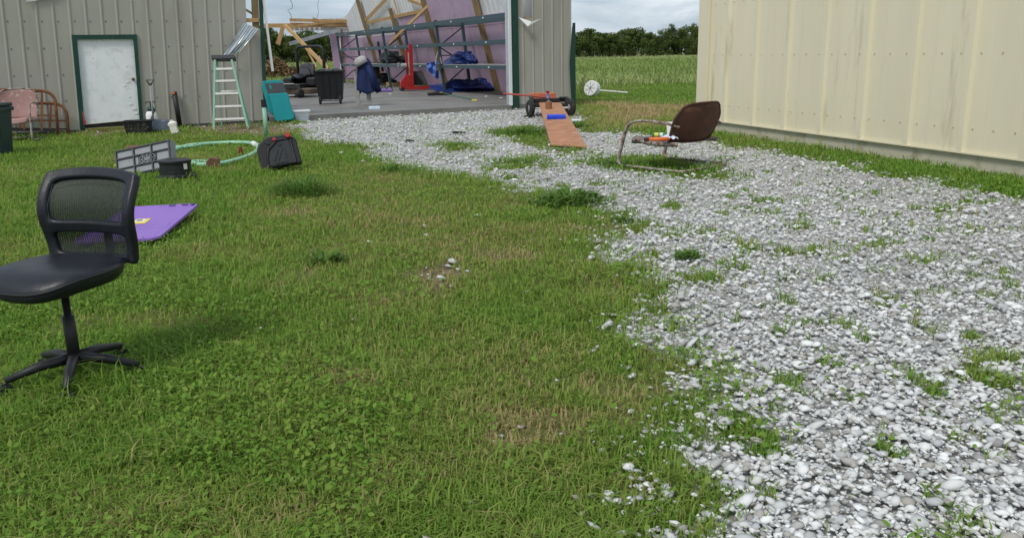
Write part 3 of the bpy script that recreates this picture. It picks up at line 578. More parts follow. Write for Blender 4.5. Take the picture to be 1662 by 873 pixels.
# ------------------------------------------------------------------ things: office chair in the foreground
def V3(*a): return Vector(a)
oc = thing('office_chair', 'black leather office chair with mesh back in the left foreground', 'chair', (-2.125, 3.80, 0), R_(-16))
BW_, BH_, ST = .275, .43, .585
def backpt(s, tt):
    z = ST - .02 + tt * BH_; wv = BW_ * (.93 + .09 * math.sin(min(1, tt * 1.15) * 1.75)) * (1 if tt < .86 else 1 - .35 * (tt - .86))
    y = .215 + .035 * math.cos(tt * 5.2) - .045 * s * s + .10 * tt
    corner = 1 - .05 * max(0, tt - .75) * 4 * abs(s) ** 6
    return Vector((s * wv, y, ST - .02 + (z - ST + .02) * (1 - .06 * s * s * tt)))
def cell(s0, s1, t0, t1, nu, nv, mb): mb.grid(lambda a, b: backpt(s0 + (s1 - s0) * a, t0 + (t1 - t0) * b), nu, nv)
mb = MB(); ss = [-1, -.9, -.79, -.4, 0, .4, .79, .9, 1]; tt = [-.05, .0, .04, .12, .2, .29, .33, .385, .43, .52, .63, .76, .88, .92, .97, 1.0]
vid = {}
hole = lambda s, q: -.79 < s < .79 and (.04 < q < .29 or .43 < q < .88)
for i in range(8):
    for j in range(15):
        if not hole((ss[i] + ss[i + 1]) / 2, (tt[j] + tt[j + 1]) / 2):
            ids = []
            for a, b in ((i, j), (i + 1, j), (i + 1, j + 1), (i, j + 1)):
                if (a, b) not in vid: vid[(a, b)] = len(mb.v); mb.v.append(backpt(ss[a], tt[b]))
                ids.append(vid[(a, b)])
            mb.f.append(tuple(ids))
bk = part('back_frame', mb, LEATH, oc, smooth=True, solid=.045, sub=2)
for (t0, t1) in ((.02, .31), (.41, .90)):
    m2 = MB(); cell(-.83, .83, t0, t1, 10, 8, m2); part('mesh_panel', m2, MESHM, oc, smooth=True)
part('stitching', MB().tube([backpt(s, q) + V3(0, -.026, 0) for s, q in [(-.75, .43), (-.75, .6), (-.74, .84), (-.4, .865), (0, .868), (.4, .865), (.74, .84), (.75, .6), (.75, .43)]], .0016, 5), GREYD, bk)
def cushion(a, b):
    th = a * 2 * math.pi; k = b; e_ = 2.6; c, s = math.cos(th), math.sin(th); rx = .27 * math.copysign(abs(c) ** (2 / e_), c); ry = .26 * math.copysign(abs(s) ** (2 / e_), s)
    if k < .5: q = k / .5; r = .9 + .1 * math.sin(q * 1.57); z = ST - .085 + .05 * q
    else: q = (k - .5) / .5; r = max(0, math.cos(q * 1.5708)) ** .45; z = ST - .035 + .045 * math.sin(q * 1.57) + .012 * (r ** 2)
    y = ry * r - .02; z -= .06 * max(0, -y - .12) ** 2 / .03
    return (rx * r, y, z)
seat = part('seat', MB().grid(cushion, 48, 14), LEATH, oc, smooth=True)
part('seat_piping', MB().tube([cushion(k / 40, .5) for k in range(40)], .006, 6, closed=True), BLACKP, seat, smooth=True)
part('under_plate', MB().box((0, 0, ST - .1), (.3, .3, .03)), BLACKM, oc); part('back_bracket', MB().tube([(0, 0, ST - .11), (0, .25, ST - .11), (0, .33, ST - .04), (0, .33, ST + .12)], .022, 8), BLACKM, oc, smooth=True)
part('gas_lift', MB().lathe([(.028, .1), (.028, .33), (.018, .331), (.018, ST - .1)], 14), BLACKM, oc, smooth=True)
for k in range(5):
    a = k * 1.2566 + .3; c, s = math.cos(a), math.sin(a)
    lg = part('base_arm', MB().tube([(0, 0, .12), (c * .15, s * .15, .11), (c * .3, s * .3, .075)], [.03, .024, .016], 8), BLACKP, oc, smooth=True)
    for d in (-.018, .018):
        part('caster', MB().lathe([(.012, -.008), (.028, -.008), (.028, .008), (.012, .008)], 14, (c * .3 - s * d, s * .3 + c * d, .03), Matrix.Rotation(a, 3, 'Z') @ Matrix.Rotation(R_(90), 3, 'X')), BLACKP, lg)

# purple lid
la, lb, lc = G(233, 337, .04), G(325, 342, .04), G(258, 391, .04)
ex = (lb - la); ey = (lb - lc); lw, ll = .70, ey.length; yaw = math.atan2(ey.y, ey.x) - R_(90)
ctr = (lb + lc) / 2 - Vector((math.cos(yaw), math.sin(yaw), 0)) * lw / 2; ctr.z = 0
ld = thing('storage_lid', 'purple plastic storage tote lid lying upside down on the grass', 'lid', (ctr.x, ctr.y, .065), (R_(2), R_(-1), yaw))
def rr(w_, h_, r, n_=6): return [(sx * (w_ / 2 - r) + r * math.cos(a0 + q * R_(90) / n_), sy * (h_ / 2 - r) + r * math.sin(a0 + q * R_(90) / n_)) for sx, sy, a0 in ((1, 1, 0), (-1, 1, R_(90)), (-1, -1, R_(180)), (1, -1, R_(270))) for q in range(n_ + 1)]
def rings(mb, specs):
    base = len(mb.v); n_ = len(specs[0][0])
    for poly, z in specs: mb.v += [Vector((x, y, z)) for x, y in poly]
    for k in range(len(specs) - 1): mb.f += [(base + k * n_ + i, base + k * n_ + (i + 1) % n_, base + (k + 1) * n_ + (i + 1) % n_, base + (k + 1) * n_ + i) for i in range(n_)]
    mb.f.append(tuple(base + (len(specs) - 1) * n_ + i for i in range(n_))); return mb
part('panel', rings(MB(), [(rr(lw, ll, .09), 0), (rr(lw, ll, .09), .022), (rr(lw - .02, ll - .02, .085), .024), (rr(lw - .035, ll - .035, .08), .008), (rr(lw - .13, ll - .13, .05), .008), (rr(lw - .14, ll - .14, .05), .012)]), PURPLE, ld, bevel=.003)
_sl = ROOTM[ld.name].inverted() @ G(228.5, 359.5, .078); sx_, sy_ = _sl.x, _sl.y
stk = part('sticker', MB().box((sx_, sy_, .0145), (.13, .19, .003)), YELLOW, ld); part('sticker_print', MB().box((sx_ - .01, sy_ + .02, .0175), (.09, .09, .002)), PAPER, stk); part('sticker_mark', MB().box((sx_ - .015, sy_ + .02, .0195), (.05, .04, .002)), INK, stk)
for x, y in ((.1, .5), (.22, .45), (.3, .2)): part('clip_slot', MB().box((x, ll / 2 - .035, .02), (.06, .012, .008)), INK, ld)

# grey crate with round grille, standing on its side
cp = PF(G(236, 285), R_(-4), R_(24))
ct = thing('vented_crate', 'grey plastic crate tipped on its side with round grille in its base', 'crate', cp.o, (-R_(24), R_(-11), R_(-4)))
cw, ch, cdp = .80, .40, .13
part('base_panel', MB().box((.0, 0, ch / 2 + .03), (cw, .012, ch)), GREYL, ct)
for s in (-1, 1): part('side_wall', MB().box((s * (cw / 2 - .008), cdp / 2, ch / 2 + .03), (.016, cdp, ch)), GREYL, ct); part('end_wall', MB().box((0, cdp / 2, ch / 2 + .03 + s * (ch / 2 - .008)), (cw - .034, cdp, .016)), GREYL, ct)
for x in (-.385, -.13, .13, .385): part('rib', MB().box((x, -.02, ch / 2 + .03), (.016, .028, ch)), GREYD, ct)
for z in (.05, .16, .30, .415): part('rib', MB().box((0, -.019, z), (cw, .024, .014)), GREYD, ct)
gq = part('grille_backing', MB().box((.06, -.0095, .225), (.27, .005, .155)), BLACKP, ct)
for r in (.03, .06, .09): part('grille_ring', MB().tube([(.06 + r * 1.3 * math.cos(k * .2618), -.02, .225 + r * .8 * math.sin(k * .2618)) for k in range(24)], .006, 6, closed=True), GREYL, gq)
for k in range(4): part('grille_bar', MB().bar((.06 - .1 * math.cos(k * .785), -.0195, .225 - .062 * math.sin(k * .785)), (.06 + .1 * math.cos(k * .785), -.0195, .225 + .062 * math.sin(k * .785)), .009, .008), GREYL, gq)

# upturned black pot
pt = thing('plant_pot', 'upturned black plastic pot with pale price tag on the grass', 'pot', G(287, 290))
part('body', MB().lathe([(.235, .0), (.24, .045), (.20, .055), (.195, .07), (.192, .20), (.20, .205), (.205, .24), (.19, .25), (.12, .247), (.115, .24)], 32), BLACKP, pt, smooth=False, bevel=.003)
part('price_tag', MB().box((.17, -.10, .17), (.05, .004, .075), Matrix.Rotation(R_(58), 3, 'Z')), PAPER, pt)
# hose loop
hp = [(283, 243), (292, 240), (305, 236.5), (330, 234), (352, 232.5), (375, 231.5), (400, 231.8), (413, 233.5), (420, 240), (414, 248), (402, 254), (385, 259.5), (365, 264.5), (345, 267), (325, 267.5), (308, 264)]
hs = thing('hose_loop', 'pale green plastic hose loop lying on the lawn by the crate', 'hose', G(350, 250))
part('hose', MB().tube([G(*q, .035) for q in hp], .034, 10), HOSEG, hs, smooth=True, world=True)
part('hose', MB().tube([G(*q, .034) for q in ((284, 238), (300, 239), (312, 237.5), (326, 236.2))], .026, 8), HOSEG, hs, smooth=True, world=True)
part('hose', MB().tube([G(*q, .035) for q in ((312, 262.5), (325, 262), (338, 262.5))], .026, 8), HOSEG, hs, smooth=True, world=True)
part('coupling', MB().tube([G(411, 233, .045), G(416.5, 236, .05)], .046, 10), PAPER, hs, world=True)
solo('cap_block', MB().prism([(-.09, 0), (.10, .0), (.09, .13), (-.02, .15), (-.08, .09)], -.06, .06), BROWN, 'dark brown block resting against the green hose', 'block', G(346, 272), R_(10), bevel=.01)
bt = thing('pipe_stub', 'maroon capped pipe stub standing inside the hose loop', 'pipe', G(391.5, 254)); part('body', MB().lathe([(.035, 0), (.033, .10), (.025, .12), (.027, .135), (.02, .15)], 14), MAROON, bt, smooth=True); part('cap', MB().lathe([(.032, .095), (.032, .115)], 14), RED, bt)
solo('board_scrap', MB().prism([(-.12, 0), (.12, 0), (.14, .1), (-.06, .11)], -.02, .02), BROWN, 'flat brown board scrap behind the grey crate', 'board', G(212, 244), (R_(-50), 0, R_(8)), bevel=.004)
solo('plastic_scrap', MB().lathe([(.05, 0), (.06, .015), (.03, .03)], 9), YELLOW, 'small yellow plastic scrap beside the grey crate', 'scrap', G(191, 270))
# black oil drain container
dp = PF(G(452, 278), R_(12), R_(17))
dn = thing('drain_pan', 'black plastic oil drain container with red caps standing on edge', 'container', dp.o, (-R_(17), 0, R_(12)))
outl = dp.poly([(416.5, 243), (419, 234), (431, 223), (440, 221), (461, 218.5), (477, 222), (481, 227), (490, 262), (487, 265), (470, 267), (440, 276), (427, 277.5), (422, 270)])
part('shell', MB().prism(outl, 0, .15), BLACKP, dn, bevel=.02)
inn = dp.poly([(437, 243), (450, 229), (468, 225.5), (480, 262), (438, 270), (436, 255)]); part('pan_face', MB().prism(inn, -.006, .01), M('pan_grey', (.025, .026, .028), .45, .3, 9), dn, bevel=.005)
rim = dp.poly([(436, 243), (450, 228), (470, 224.5), (481, 263), (438, 271.5), (434.5, 256)]); part('rim', MB().tube([(x, -.012, z) for x, z in rim], .014, 8, closed=True), BLACKP, dn, smooth=True)
hx = dp.loc(432, 231); part('handle_hole', MB().lathe([(.05, 0), (.05, .012)], 16, (hx[0], -.004, hx[1]), Matrix.Rotation(R_(40), 3, 'Y') @ Matrix.Rotation(R_(90), 3, 'X'), sx=1, sy=.45), INK, dn)
for (x, y, s) in ((467, 219.5, .038), (445, 226, .024)):
    q = dp.loc(x, y); part('cap', MB().lathe([(s, 0), (s, s * .6), (s * .8, s * .75)], 14, (q[0], .03 if s > .04 else -.02, q[1] - .01), Matrix.Rotation(R_(10 if s > .04 else 80), 3, 'X')), RED, dn, smooth=False)
q = dp.loc(453, 234); part('drain_hole', MB().lathe([(.028, 0), (.028, .01)], 14, (q[0], -.007, q[1]), Matrix.Rotation(R_(90), 3, 'X')), INK, dn)
for a, b in (((446, 262), (452, 243)), ((452, 262), (459, 240)), ((466, 258), (462, 240)), ((448, 266), (468, 262))):
    a, b = dp.loc(*a), dp.loc(*b); part('moulded_rib', MB().bar((a[0], -.008, a[1]), (b[0], -.008, b[1]), .012, .008), BLACKP, dn)
# green stake
gp = PF(G(433, 224), 0, 0); a, b = gp.loc(427.5, 162), gp.loc(428.5, 174)
sk = thing('garden_stake', 'pale green upright stake with black tip behind the drain container', 'stake', gp.o); part('shaft', MB().tube([(0, 0, 0), (b[0], 0, b[1])], .042, 10), LGREEN, sk, smooth=True); part('tip', MB().tube([(b[0], 0, b[1]), (a[0], 0, a[1])], .05, 10), BLACKP, sk)
# ladder
lp = PF((G(347, 212) + G(403, 210)) / 2, math.atan2(.14, .71), R_(13))
lad = thing('step_ladder', 'green fibreglass step ladder with aluminium steps in front of the shed', 'ladder', lp.o, (-R_(13), 0, lp.rot[2]))
L0, L1, Q0, Q1 = lp.loc(347, 212), lp.loc(349, 97), lp.loc(403, 210), lp.loc(376, 97)
for a, b in ((L0, L1), (Q0, Q1)): part('rail', MB().bar((a[0], 0, a[1]), (b[0], 0, b[1]), .045, .07, (0, 1, 0)), LGREEN, lad, bevel=.004)
for y in (112.5, 132, 152.5, 173.4, 194):
    z = lp.loc(365, y)[1]; f_ = lambda A, B: A[0] + (B[0] - A[0]) * (z - A[1]) / (B[1] - A[1]); xa, xb = f_(L0, L1), f_(Q0, Q1); part('step', MB().box(((xa + xb) / 2, .01, z), (xb - xa - .046, .085, .045)), ALU, lad, bevel=.003)
tz = L1[1]; part('top_cap', MB().box(((L1[0] + Q1[0]) / 2, .09, tz + .045), (Q1[0] - L1[0] + .14, .30, .085)), GREYD, lad, bevel=.01)
Li = Euler((R_(13), 0, 0)).to_matrix()
for s, A, B in ((1, L0, L1), (-1, Q0, Q1)):
    foot = Li @ Vector((A[0] + s * .05, .92, 0)); part('rear_leg', MB().bar((B[0] + s * .02, .16, tz), foot, .035, .04, (0, 1, 0)), LGREEN, lad)
for k in (.45, .93):
    p1 = Vector((L1[0] + .02, .16, tz)).lerp(Li @ Vector((L0[0] + .05, .92, 0)), k); p2 = Vector((Q1[0] - .02, .16, tz)).lerp(Li @ Vector((Q0[0] - .05, .92, 0)), k); part('rear_bar', MB().bar(p1, p2, .03, .03), BLACKM if k > .8 else ALU, lad)

# ------------------------------------------------------------------ along the shed wall
def arch(w_, h_, r, n_=7): return [(-w_ / 2, 0, 0)] + [(-w_ / 2 + r - r * math.cos(k * R_(90) / n_), 0, h_ - r + r * math.sin(k * R_(90) / n_)) for k in range(n_ + 1)] + [(w_ / 2 - r + r * math.sin(k * R_(90) / n_), 0, h_ - r + r * math.cos(k * R_(90) / n_)) for k in range(n_ + 1)] + [(w_ / 2, 0, 0)]
def wallspot(u, n_): return SH0 + UD * u + ND * n_
for (xr, base, top, label, n_, bars) in ((103, 214, 141, 'taller rusty tubular bed headboard leaning on the shed wall behind the pink chair', -.62, (.3, .62, .95, 1.3)), (119, 214, 162, 'lower rusty tubular bed footboard leaning on the shed wall next to the door', -.30, (.35, .9))):
    pf = PF(G(xr - 12, base), A_, 0); xb = pf.loc(xr - 8, base)[0]; hh = pf.loc(xr - 30, top)[1]; w_ = 1.75 if n_ < -.5 else 1.9
    o_ = wallspot(shedlocal(pf.o.x, pf.o.y)[0] + xb - w_ / 2, n_); hd_ = thing('bed_frame', label, 'bed frame', (o_.x, o_.y, 0), (-R_(10), R_(4), A_))
    part('hoop', MB().tube(arch(w_, hh, .24), .032, 10), RUST, hd_, smooth=True)
    for q in bars: part('upright_bar', MB().bar((w_ / 2 - q, 0, .16), (w_ / 2 - q + .06, 0, hh - .02), .04, .04), RUST, hd_)
    for z in (.16, hh * .48): part('cross_rail', MB().bar((-w_ / 2, 0, z), (w_ / 2, 0, z), .03, .035), RUST if z > .2 else BLACKM, hd_)
def shell_chair(name, label, loc, yaw, backm, seatm, tubem, sc=1.0, rim=None, rnd=.13):
    r = thing(name, label, 'chair', loc, yaw); r.scale = sc if isinstance(sc, tuple) else (sc, sc, sc)       # faces local -Y
    def bp(a, b):
        s = a * 2 - 1; z = .35 + .50 * b; q = abs(s); wv = .27 + .03 * math.sin(b * 2.6); z2 = z - rnd * b ** 3 * q ** 7 - .02 * b * q * q
        return (s * wv, .22 + .10 * b - .09 * q * q + .02 * math.sin(b * 3), z2)
    bo = part('backrest', MB().grid(bp, 14, 10), backm, r, smooth=True, solid=.008)
    edge = [bp(0, k / 8) for k in range(9)] + [bp(k / 12, 1) for k in range(1, 12)] + [bp(1, 1 - k / 8) for k in range(9)]
    part('rolled_edge', MB().tube(edge, .013, 7), rim or tubem, bo, smooth=True)
    def sp(a, b):
        s = a * 2 - 1; y = .24 - .58 * b; return (s * (.27 + .02 * math.sin(b * 3)) * (1 - .12 * max(0, b - .7) / .3 * s * s), y, .345 + .05 * b - .03 * math.sin(b * 3.1) + .025 * s * s - (.055 * max(0, b - .9) / .1))
    se = part('seat', MB().grid(sp, 12, 10), seatm, r, smooth=True, solid=.008)
    rim_ = [sp(0, k / 8) for k in range(9)] + [sp(k / 8, 1) for k in range(1, 8)] + [sp(1, 1 - k / 8) for k in range(9)]; nr = len(rim_)
    part('seat_apron', MB().add([Vector(v) for v in rim_] + [Vector(v) - Vector((0, 0, .055)) for v in rim_], [(i, i + 1, i + 1 + nr, i + nr) for i in range(nr - 1)]), rim and CHIP or seatm, se, smooth=True, solid=.006)
    for s in (-1, 1):
        x = s * .31
        pts = [(s * .27, .25, .56), (x, .16, .60), (x, -.05, .625), (x, -.2, .62), (x, -.28, .595), (x, -.33, .54), (x, -.36, .45), (x, -.40, .27), (x, -.435, .12), (x, -.44, .07), (x, -.42, .04), (x, -.36, .022), (x, 0, .018), (x, .3, .018)]
        part('side_tube', MB().tube(pts, .0165, 9), tubem, r, smooth=True)
    part('rear_runner', MB().tube([(-.31, .3, .018), (-.27, .335, .018), (.27, .335, .018), (.31, .3, .018)], .0165, 8), tubem, r, smooth=True)
    part('seat_bar', MB().bar((-.31, -.05, .36), (.31, -.05, .36), .025, .02), tubem, r); return r
pc = shell_chair('lawn_chair', 'faded pink metal shell-back lawn chair in front of the rusty bed frames', G(33, 228), R_(14), PINKP, PINKP, CHIP, 1.18, rnd=.05)
solo('paper_tag', MB().box((0, 0, .05), (.1, .004, .22)), PAPER, 'white torn paper tag sticking up behind the pink chair', 'paper', (G(33, 228) + Vector((-.22, .42, .80)))[:], (R_(-8), R_(8), R_(14)))
tb = thing('trash_bin', 'dark green plastic trash bin cut off by the left edge', 'bin', G(-9, 252), R_(8))
part('body', MB().add([(x * (w_), y * w_, z) for z, w_ in ((0, .22), (.78, .285)) for x, y in ((-1, -1), (1, -1), (1, 1), (-1, 1))], [(0, 3, 2, 1), (4, 5, 6, 7)] + [(i, (i + 1) % 4, (i + 1) % 4 + 4, i + 4) for i in range(4)]), DKGREEN, tb, bevel=.03)
part('rim', MB().box((0, 0, .76), (.62, .62, .07)), DKGREEN, tb, bevel=.015); part('lid', MB().box((0, 0, .83), (.60, .62, .06)), DKGREEN, tb, bevel=.025)
# shovel with dark blade lying at the door foot
a = G(131, 214); dsv = thing('dust_shovel', 'dark shovel blade with thin wooden handle lying at the foot of the white door', 'shovel', G(146, 213), R_(20))
part('blade', MB().grid(lambda a, b: (-.16 + .34 * a - .04 * b, .22 * b, .02 + .10 * b * b + .02 * math.sin(a * 3)), 8, 6), BLADE, dsv, smooth=True, solid=.006); part('handle', MB().tube([(-.1, .03, .05), (-.62, -.12, .03)], .014, 7), WOOD, dsv)
pf = PF(wallspot(shedlocal(G(136, 205).x, G(136, 205).y)[0], -.1), A_); q = [pf.loc(*c) for c in ((133, 182), (134.5, 181), (141, 203), (136, 203))]
solo('red_rag', MB().prism(q, -.02, .0), M('red_cloth', (.33, .07, .07), .9, .2, 9), 'faded red strip hanging out of the gap beside the white door', 'cloth', pf.o, A_)
bc = thing('black_bin', 'low black plastic bin with grass clippings stuck on it by the door', 'bin', G(226, 217), A_ * .4)
part('tub', rings(MB(), [(rr(.46, .30, .05), 0), (rr(.54, .36, .06), .26), (rr(.58, .40, .06), .262), (rr(.58, .40, .06), .28), (rr(.52, .34, .05), .28), (rr(.45, .28, .05), .03)]), BLACKP, bc, bevel=.004)
mb = MB()
for k in range(46): x, z, a = random.uniform(-.24, .24), random.uniform(.02, .24), random.uniform(0, 3.14); mb.bar((x, -.152 - z * .12, z), (x + .04 * math.cos(a), -.152 - (z + .03) * .12, z + .04 * math.sin(a)), .003, .003)
o = part('grass_clippings', mb, M('clippings', (.25, .25, .16), .9), bc); o['kind'] = 'stuff'
sp_ = PF(G(262, 214), A_ * .5, R_(14)); ssv = thing('snow_shovel', 'grey snow shovel with D-grip standing against the shed wall', 'shovel', sp_.o, (-R_(14), 0, A_ * .5))
c = [sp_.loc(*q) for q in ((246, 193), (275, 194), (279, 213), (247, 214))]
def blade(a, b): t0 = Vector(c[0]).lerp(Vector(c[1]), a); t1 = Vector(c[3]).lerp(Vector(c[2]), a); p_ = t0.lerp(t1, b); return (p_.x, -.03 + .08 * math.sin(a * 3.14), max(.0, p_.y))
part('blade', MB().grid(blade, 10, 6), BLADE, ssv, smooth=True, solid=.008)
h0, h1 = sp_.loc(249, 197), sp_.loc(243.5, 138); part('shaft', MB().tube([(h0[0], .0, h0[1]), (h1[0], .02, h1[1])], .019, 9), GREYL, ssv, smooth=True)
g0, g1, g2 = sp_.loc(237, 130), sp_.loc(249, 130), sp_.loc(243.5, 139); gp_ = part('grip', MB().tube([(g2[0], .02, g2[1]), (g0[0], .02, g0[1]), (g1[0], .02, g1[1]), (g2[0], .02, g2[1])], .02, 8), GREYD, ssv, smooth=True)
spb = wallspot(shedlocal(*G(247, 205)[:2])[0] - .05, -.32); spr = thing('pump_sprayer', 'white pump sprayer with green top between snow shovel and wall', 'sprayer', (spb.x, spb.y, 0), A_)
part('tank', MB().lathe([(.11, 0), (.125, .03), (.125, .32), (.10, .38), (.05, .41)], 20), PAPER, spr, smooth=True); part('collar', MB().lathe([(.075, .40), (.085, .44), (.06, .49), (.03, .50)], 16), GREEN_T, spr, smooth=True)
part('pump_handle', MB().tube([(-.09, 0, .56), (-.09, 0, .60), (.09, 0, .60), (.09, 0, .56)], .012, 7), BLACKP, spr); part('pump_rod', MB().tube([(0, 0, .48), (0, 0, .6)], .014, 7), GREEN_T, spr); part('hose', MB().tube([(.08, -.05, .42), (.0, -.14, .3), (-.12, -.15, .1)], .012, 7), BLACKP, spr, smooth=True)
tbp = wallspot(shedlocal(*G(288, 204)[:2])[0], -.14); tbz = PF(tbp, A_).loc(287, 149)[1]; tbn = thing('black_tube', 'tall black pipe with brassy top leaning on the shed wall', 'pipe', (tbp.x, tbp.y, 0), (R_(-3), 0, A_)); part('pipe', MB().tube([(0, 0, 0), (-.03, 0, tbz)], .055, 14), BLACKP, tbn, smooth=True); part('fitting', MB().lathe([(.03, 0), (.03, .03)], 10, (-.06, -.03, tbz - .03), Matrix.Rotation(R_(90), 3, 'X')), ORANGE, tbn)
jg = thing('white_jug', 'small off-white plastic jug leaning beside the black pipe', 'jug', G(285, 216.5), (0, R_(-12), R_(10)))
part('body', rings(MB(), [(rr(.13, .09, .02), .0), (rr(.15, .10, .02), .02), (rr(.15, .10, .02), .15), (rr(.18, .11, .02), .18), (rr(.18, .11, .02), .22), (rr(.08, .06, .02), .26)]), M('offwhite', (.7, .68, .6), .5, .06), jg, bevel=.006); part('cap', MB().lathe([(.03, .26), (.03, .29)], 12), PAPER, jg)

# ------------------------------------------------------------------ at the shed opening
tp = PF(G(461, 198.5), A_ * .7, R_(12)); tl = thing('teal_creeper', 'teal and dark grey plastic panel leaning at the shed corner', 'panel', tp.o, (-R_(12), 0, A_ * .7))
part('back_panel', MB().prism(tp.poly([(426, 131), (455, 129), (460, 134), (472, 180), (443, 186), (436, 180), (425, 140)]), .04, .12), TEAL, tl, bevel=.02)
part('grey_inset', MB().prism(tp.poly([(430, 136), (459, 134), (463, 150), (436, 153)]), .015, .045), GREYD, tl, bevel=.008); part('inset_mark', MB().prism(tp.poly([(436.5, 138.5), (439.5, 138), (441.5, 144.5), (438.5, 145)]), .009, .016), TEAL, tl)
part('front_box', MB().prism(tp.poly([(436, 154), (464, 151.5), (467, 154), (477.5, 192), (474, 196), (450, 199), (446, 196)]), -.12, .038), TEAL, tl, bevel=.025)
ctb = thing('clear_tub', 'clear plastic storage tub with pale lid on the gravel beside the slab', 'tub', G(490, 196.5), A_ * .6)
part('tub', rings(MB(), [(rr(.32, .22, .03), .0), (rr(.40, .28, .03), .22)]), CLEAR, ctb); part('lid', MB().box((0, 0, .24), (.43, .31, .045)), M('milky_lid', (.6, .62, .62), .4, .05), ctb, bevel=.012); part('contents', MB().box((.03, .0, .075), (.2, .16, .12)), M('bluish_contents', (.2, .27, .45), .7, .3, 20), ctb, bevel=.02)
ZS = .122
cn = thing('wheeled_trash_can', 'black wheeled trash can standing on the concrete slab', 'trash can', G(538, 168.5, ZS), R_(6))
part('body', MB().add([(x * w_, y * d_, z) for z, w_, d_ in ((.09, .34, .24), (.96, .42, .34)) for x, y in ((-1, -1), (1, -1), (1, 1), (-1, 1))], [(0, 3, 2, 1), (4, 5, 6, 7)] + [(i, (i + 1) % 4, (i + 1) % 4 + 4, i + 4) for i in range(4)]), M('can_plastic', (.012, .0145, .0165), .5, .2, 5), cn, bevel=.03)
part('rim', MB().box((0, 0, .95), (.88, .72, .06)), BLACKP, cn, bevel=.012)
part('lid', MB().grid(lambda a, b: ((a * 2 - 1) * .44, (b * 2 - 1) * .37, .99 + .05 * math.sin(a * math.pi) * math.sin(b * math.pi) - .02 * math.cos(a * 12.5)), 12, 6), BLACKP, cn, smooth=True, solid=.012)
part('bar_handle', MB().tube([(-.36, -.38, .97), (.36, -.38, .97)], .016, 8), BLACKP, cn); part('axle', MB().tube([(-.33, -.24, .12), (.33, -.24, .12)], .014, 8), STEEL, cn)
for x in (-.3, .3): wh = part('wheel', MB().lathe([(.05, -.03), (.12, -.03), (.125, 0), (.12, .03), (.05, .03)], 20, (x, -.25, .125), Matrix.Rotation(R_(90), 3, 'Y')), RUBBER, cn)
for x in (-.2, 0, .2): part('moulded_rib', MB().bar((x * .85, -.255, .14), (x, -.342, .86), .03, .015), BLACKP, cn)

mw = thing('riding_mower', 'black zero-turn riding mower with roll bar parked on the slab', 'mower', G(489, 157, ZS), R_(-22))     # faces local -Y
deck = part('deck', rings(MB(), [(rr(1.36, .74, .2), .10), (rr(1.38, .76, .22), .26), (rr(1.2, .6, .2), .30)]).xf(Matrix.Translation((0, -.15, 0))), DUSTY, mw, bevel=.01)
part('chassis', MB().box((0, .2, .36), (.62, 1.3, .16)), BLACKM, mw, bevel=.02); part('foot_plate', MB().box((0, -.5, .40), (.5, .4, .03), Matrix.Rotation(R_(-18), 3, 'X')), STEEL, mw)
part('front_bar', MB().bar((-.5, -.72, .34), (.5, -.72, .34), .07, .07), BLACKM, mw)
for x in (-.48, .48):
    fk = part('caster_fork', MB().tube([(x, -.72, .36), (x, -.76, .30), (x, -.80, .15)], .03, 8), BLACKM, mw); part('caster_wheel', MB().lathe([(.05, -.07), (.13, -.075), (.155, -.03), (.155, .03), (.13, .075), (.05, .07)], 20, (x * 1.12, -.80, .155), Matrix.Rotation(R_(90), 3, 'Y')), RUBBER, mw, smooth=True)
    wh = part('drive_wheel', MB().lathe([(.12, -.13), (.26, -.14), (.30, -.08), (.30, .08), (.26, .14), (.12, .13)], 24, (x * 1.12, .62, .30), Matrix.Rotation(R_(90), 3, 'Y')), RUBBER, mw, smooth=True); part('hub', MB().lathe([(.12, -.1), (.12, .1)], 14, (x * 1.12, .62, .30), Matrix.Rotation(R_(90), 3, 'Y')), STEEL, wh)
    part('fender', MB().grid(lambda a, b: (x * 1.0 + (b - .5) * .34, -.02 + a * .95, .46 + .20 * math.sin(a * 2.9) - .05 * (b - .5) ** 2), 10, 4), BLACKP, mw, smooth=True, solid=.03)
    part('control_lever', MB().tube([(x * .75, .2, .5), (x * .8, .06, .85), (x * .72, -.02, .98), (x * .25, -.03, 1.0)], .018, 8), BLACKM, mw, smooth=True)
part('seat', MB().grid(lambda a, b: ((a * 2 - 1) * .26, -.06 + b * .46, .66 + .04 * math.cos(a * 6.28) + .02 * b), 10, 6), LEATH, mw, smooth=True, solid=.09)
part('seat_back', MB().grid(lambda a, b: ((a * 2 - 1) * (.28 - .07 * max(0, b - .6)), .42 + .1 * b - .04 * math.cos(a * 6.28), .70 + .42 * b - .05 * abs(a * 2 - 1) ** 3 * b), 10, 8), M('worn_seat', (.045, .045, .05), .6, .3, 9), mw, smooth=True, solid=.08)
for x in (-.45, .45): part('side_pod', MB().box((x, .34, .50), (.34, .86, .30)), BLACKP, mw, bevel=.06)
part('engine', MB().box((0, .82, .58), (.52, .42, .36)), BLACKM, mw, bevel=.04)
part('roll_bar', MB().tube([(-.52, .66, .45), (-.52, .66, 1.45)] + [(-.36 - .16 * math.cos(k * .314), .66, 1.52 + .16 * math.sin(k * .314)) for k in range(1, 6)] + [(.36 + .16 * math.sin(k * .314), .66, 1.52 + .16 * math.cos(k * .314)) for k in range(0, 5)] + [(.52, .66, 1.45), (.52, .66, .45)], .05, 10), BLACKM, mw, smooth=True)
mw.scale = (1.12, 1.12, 1.05)
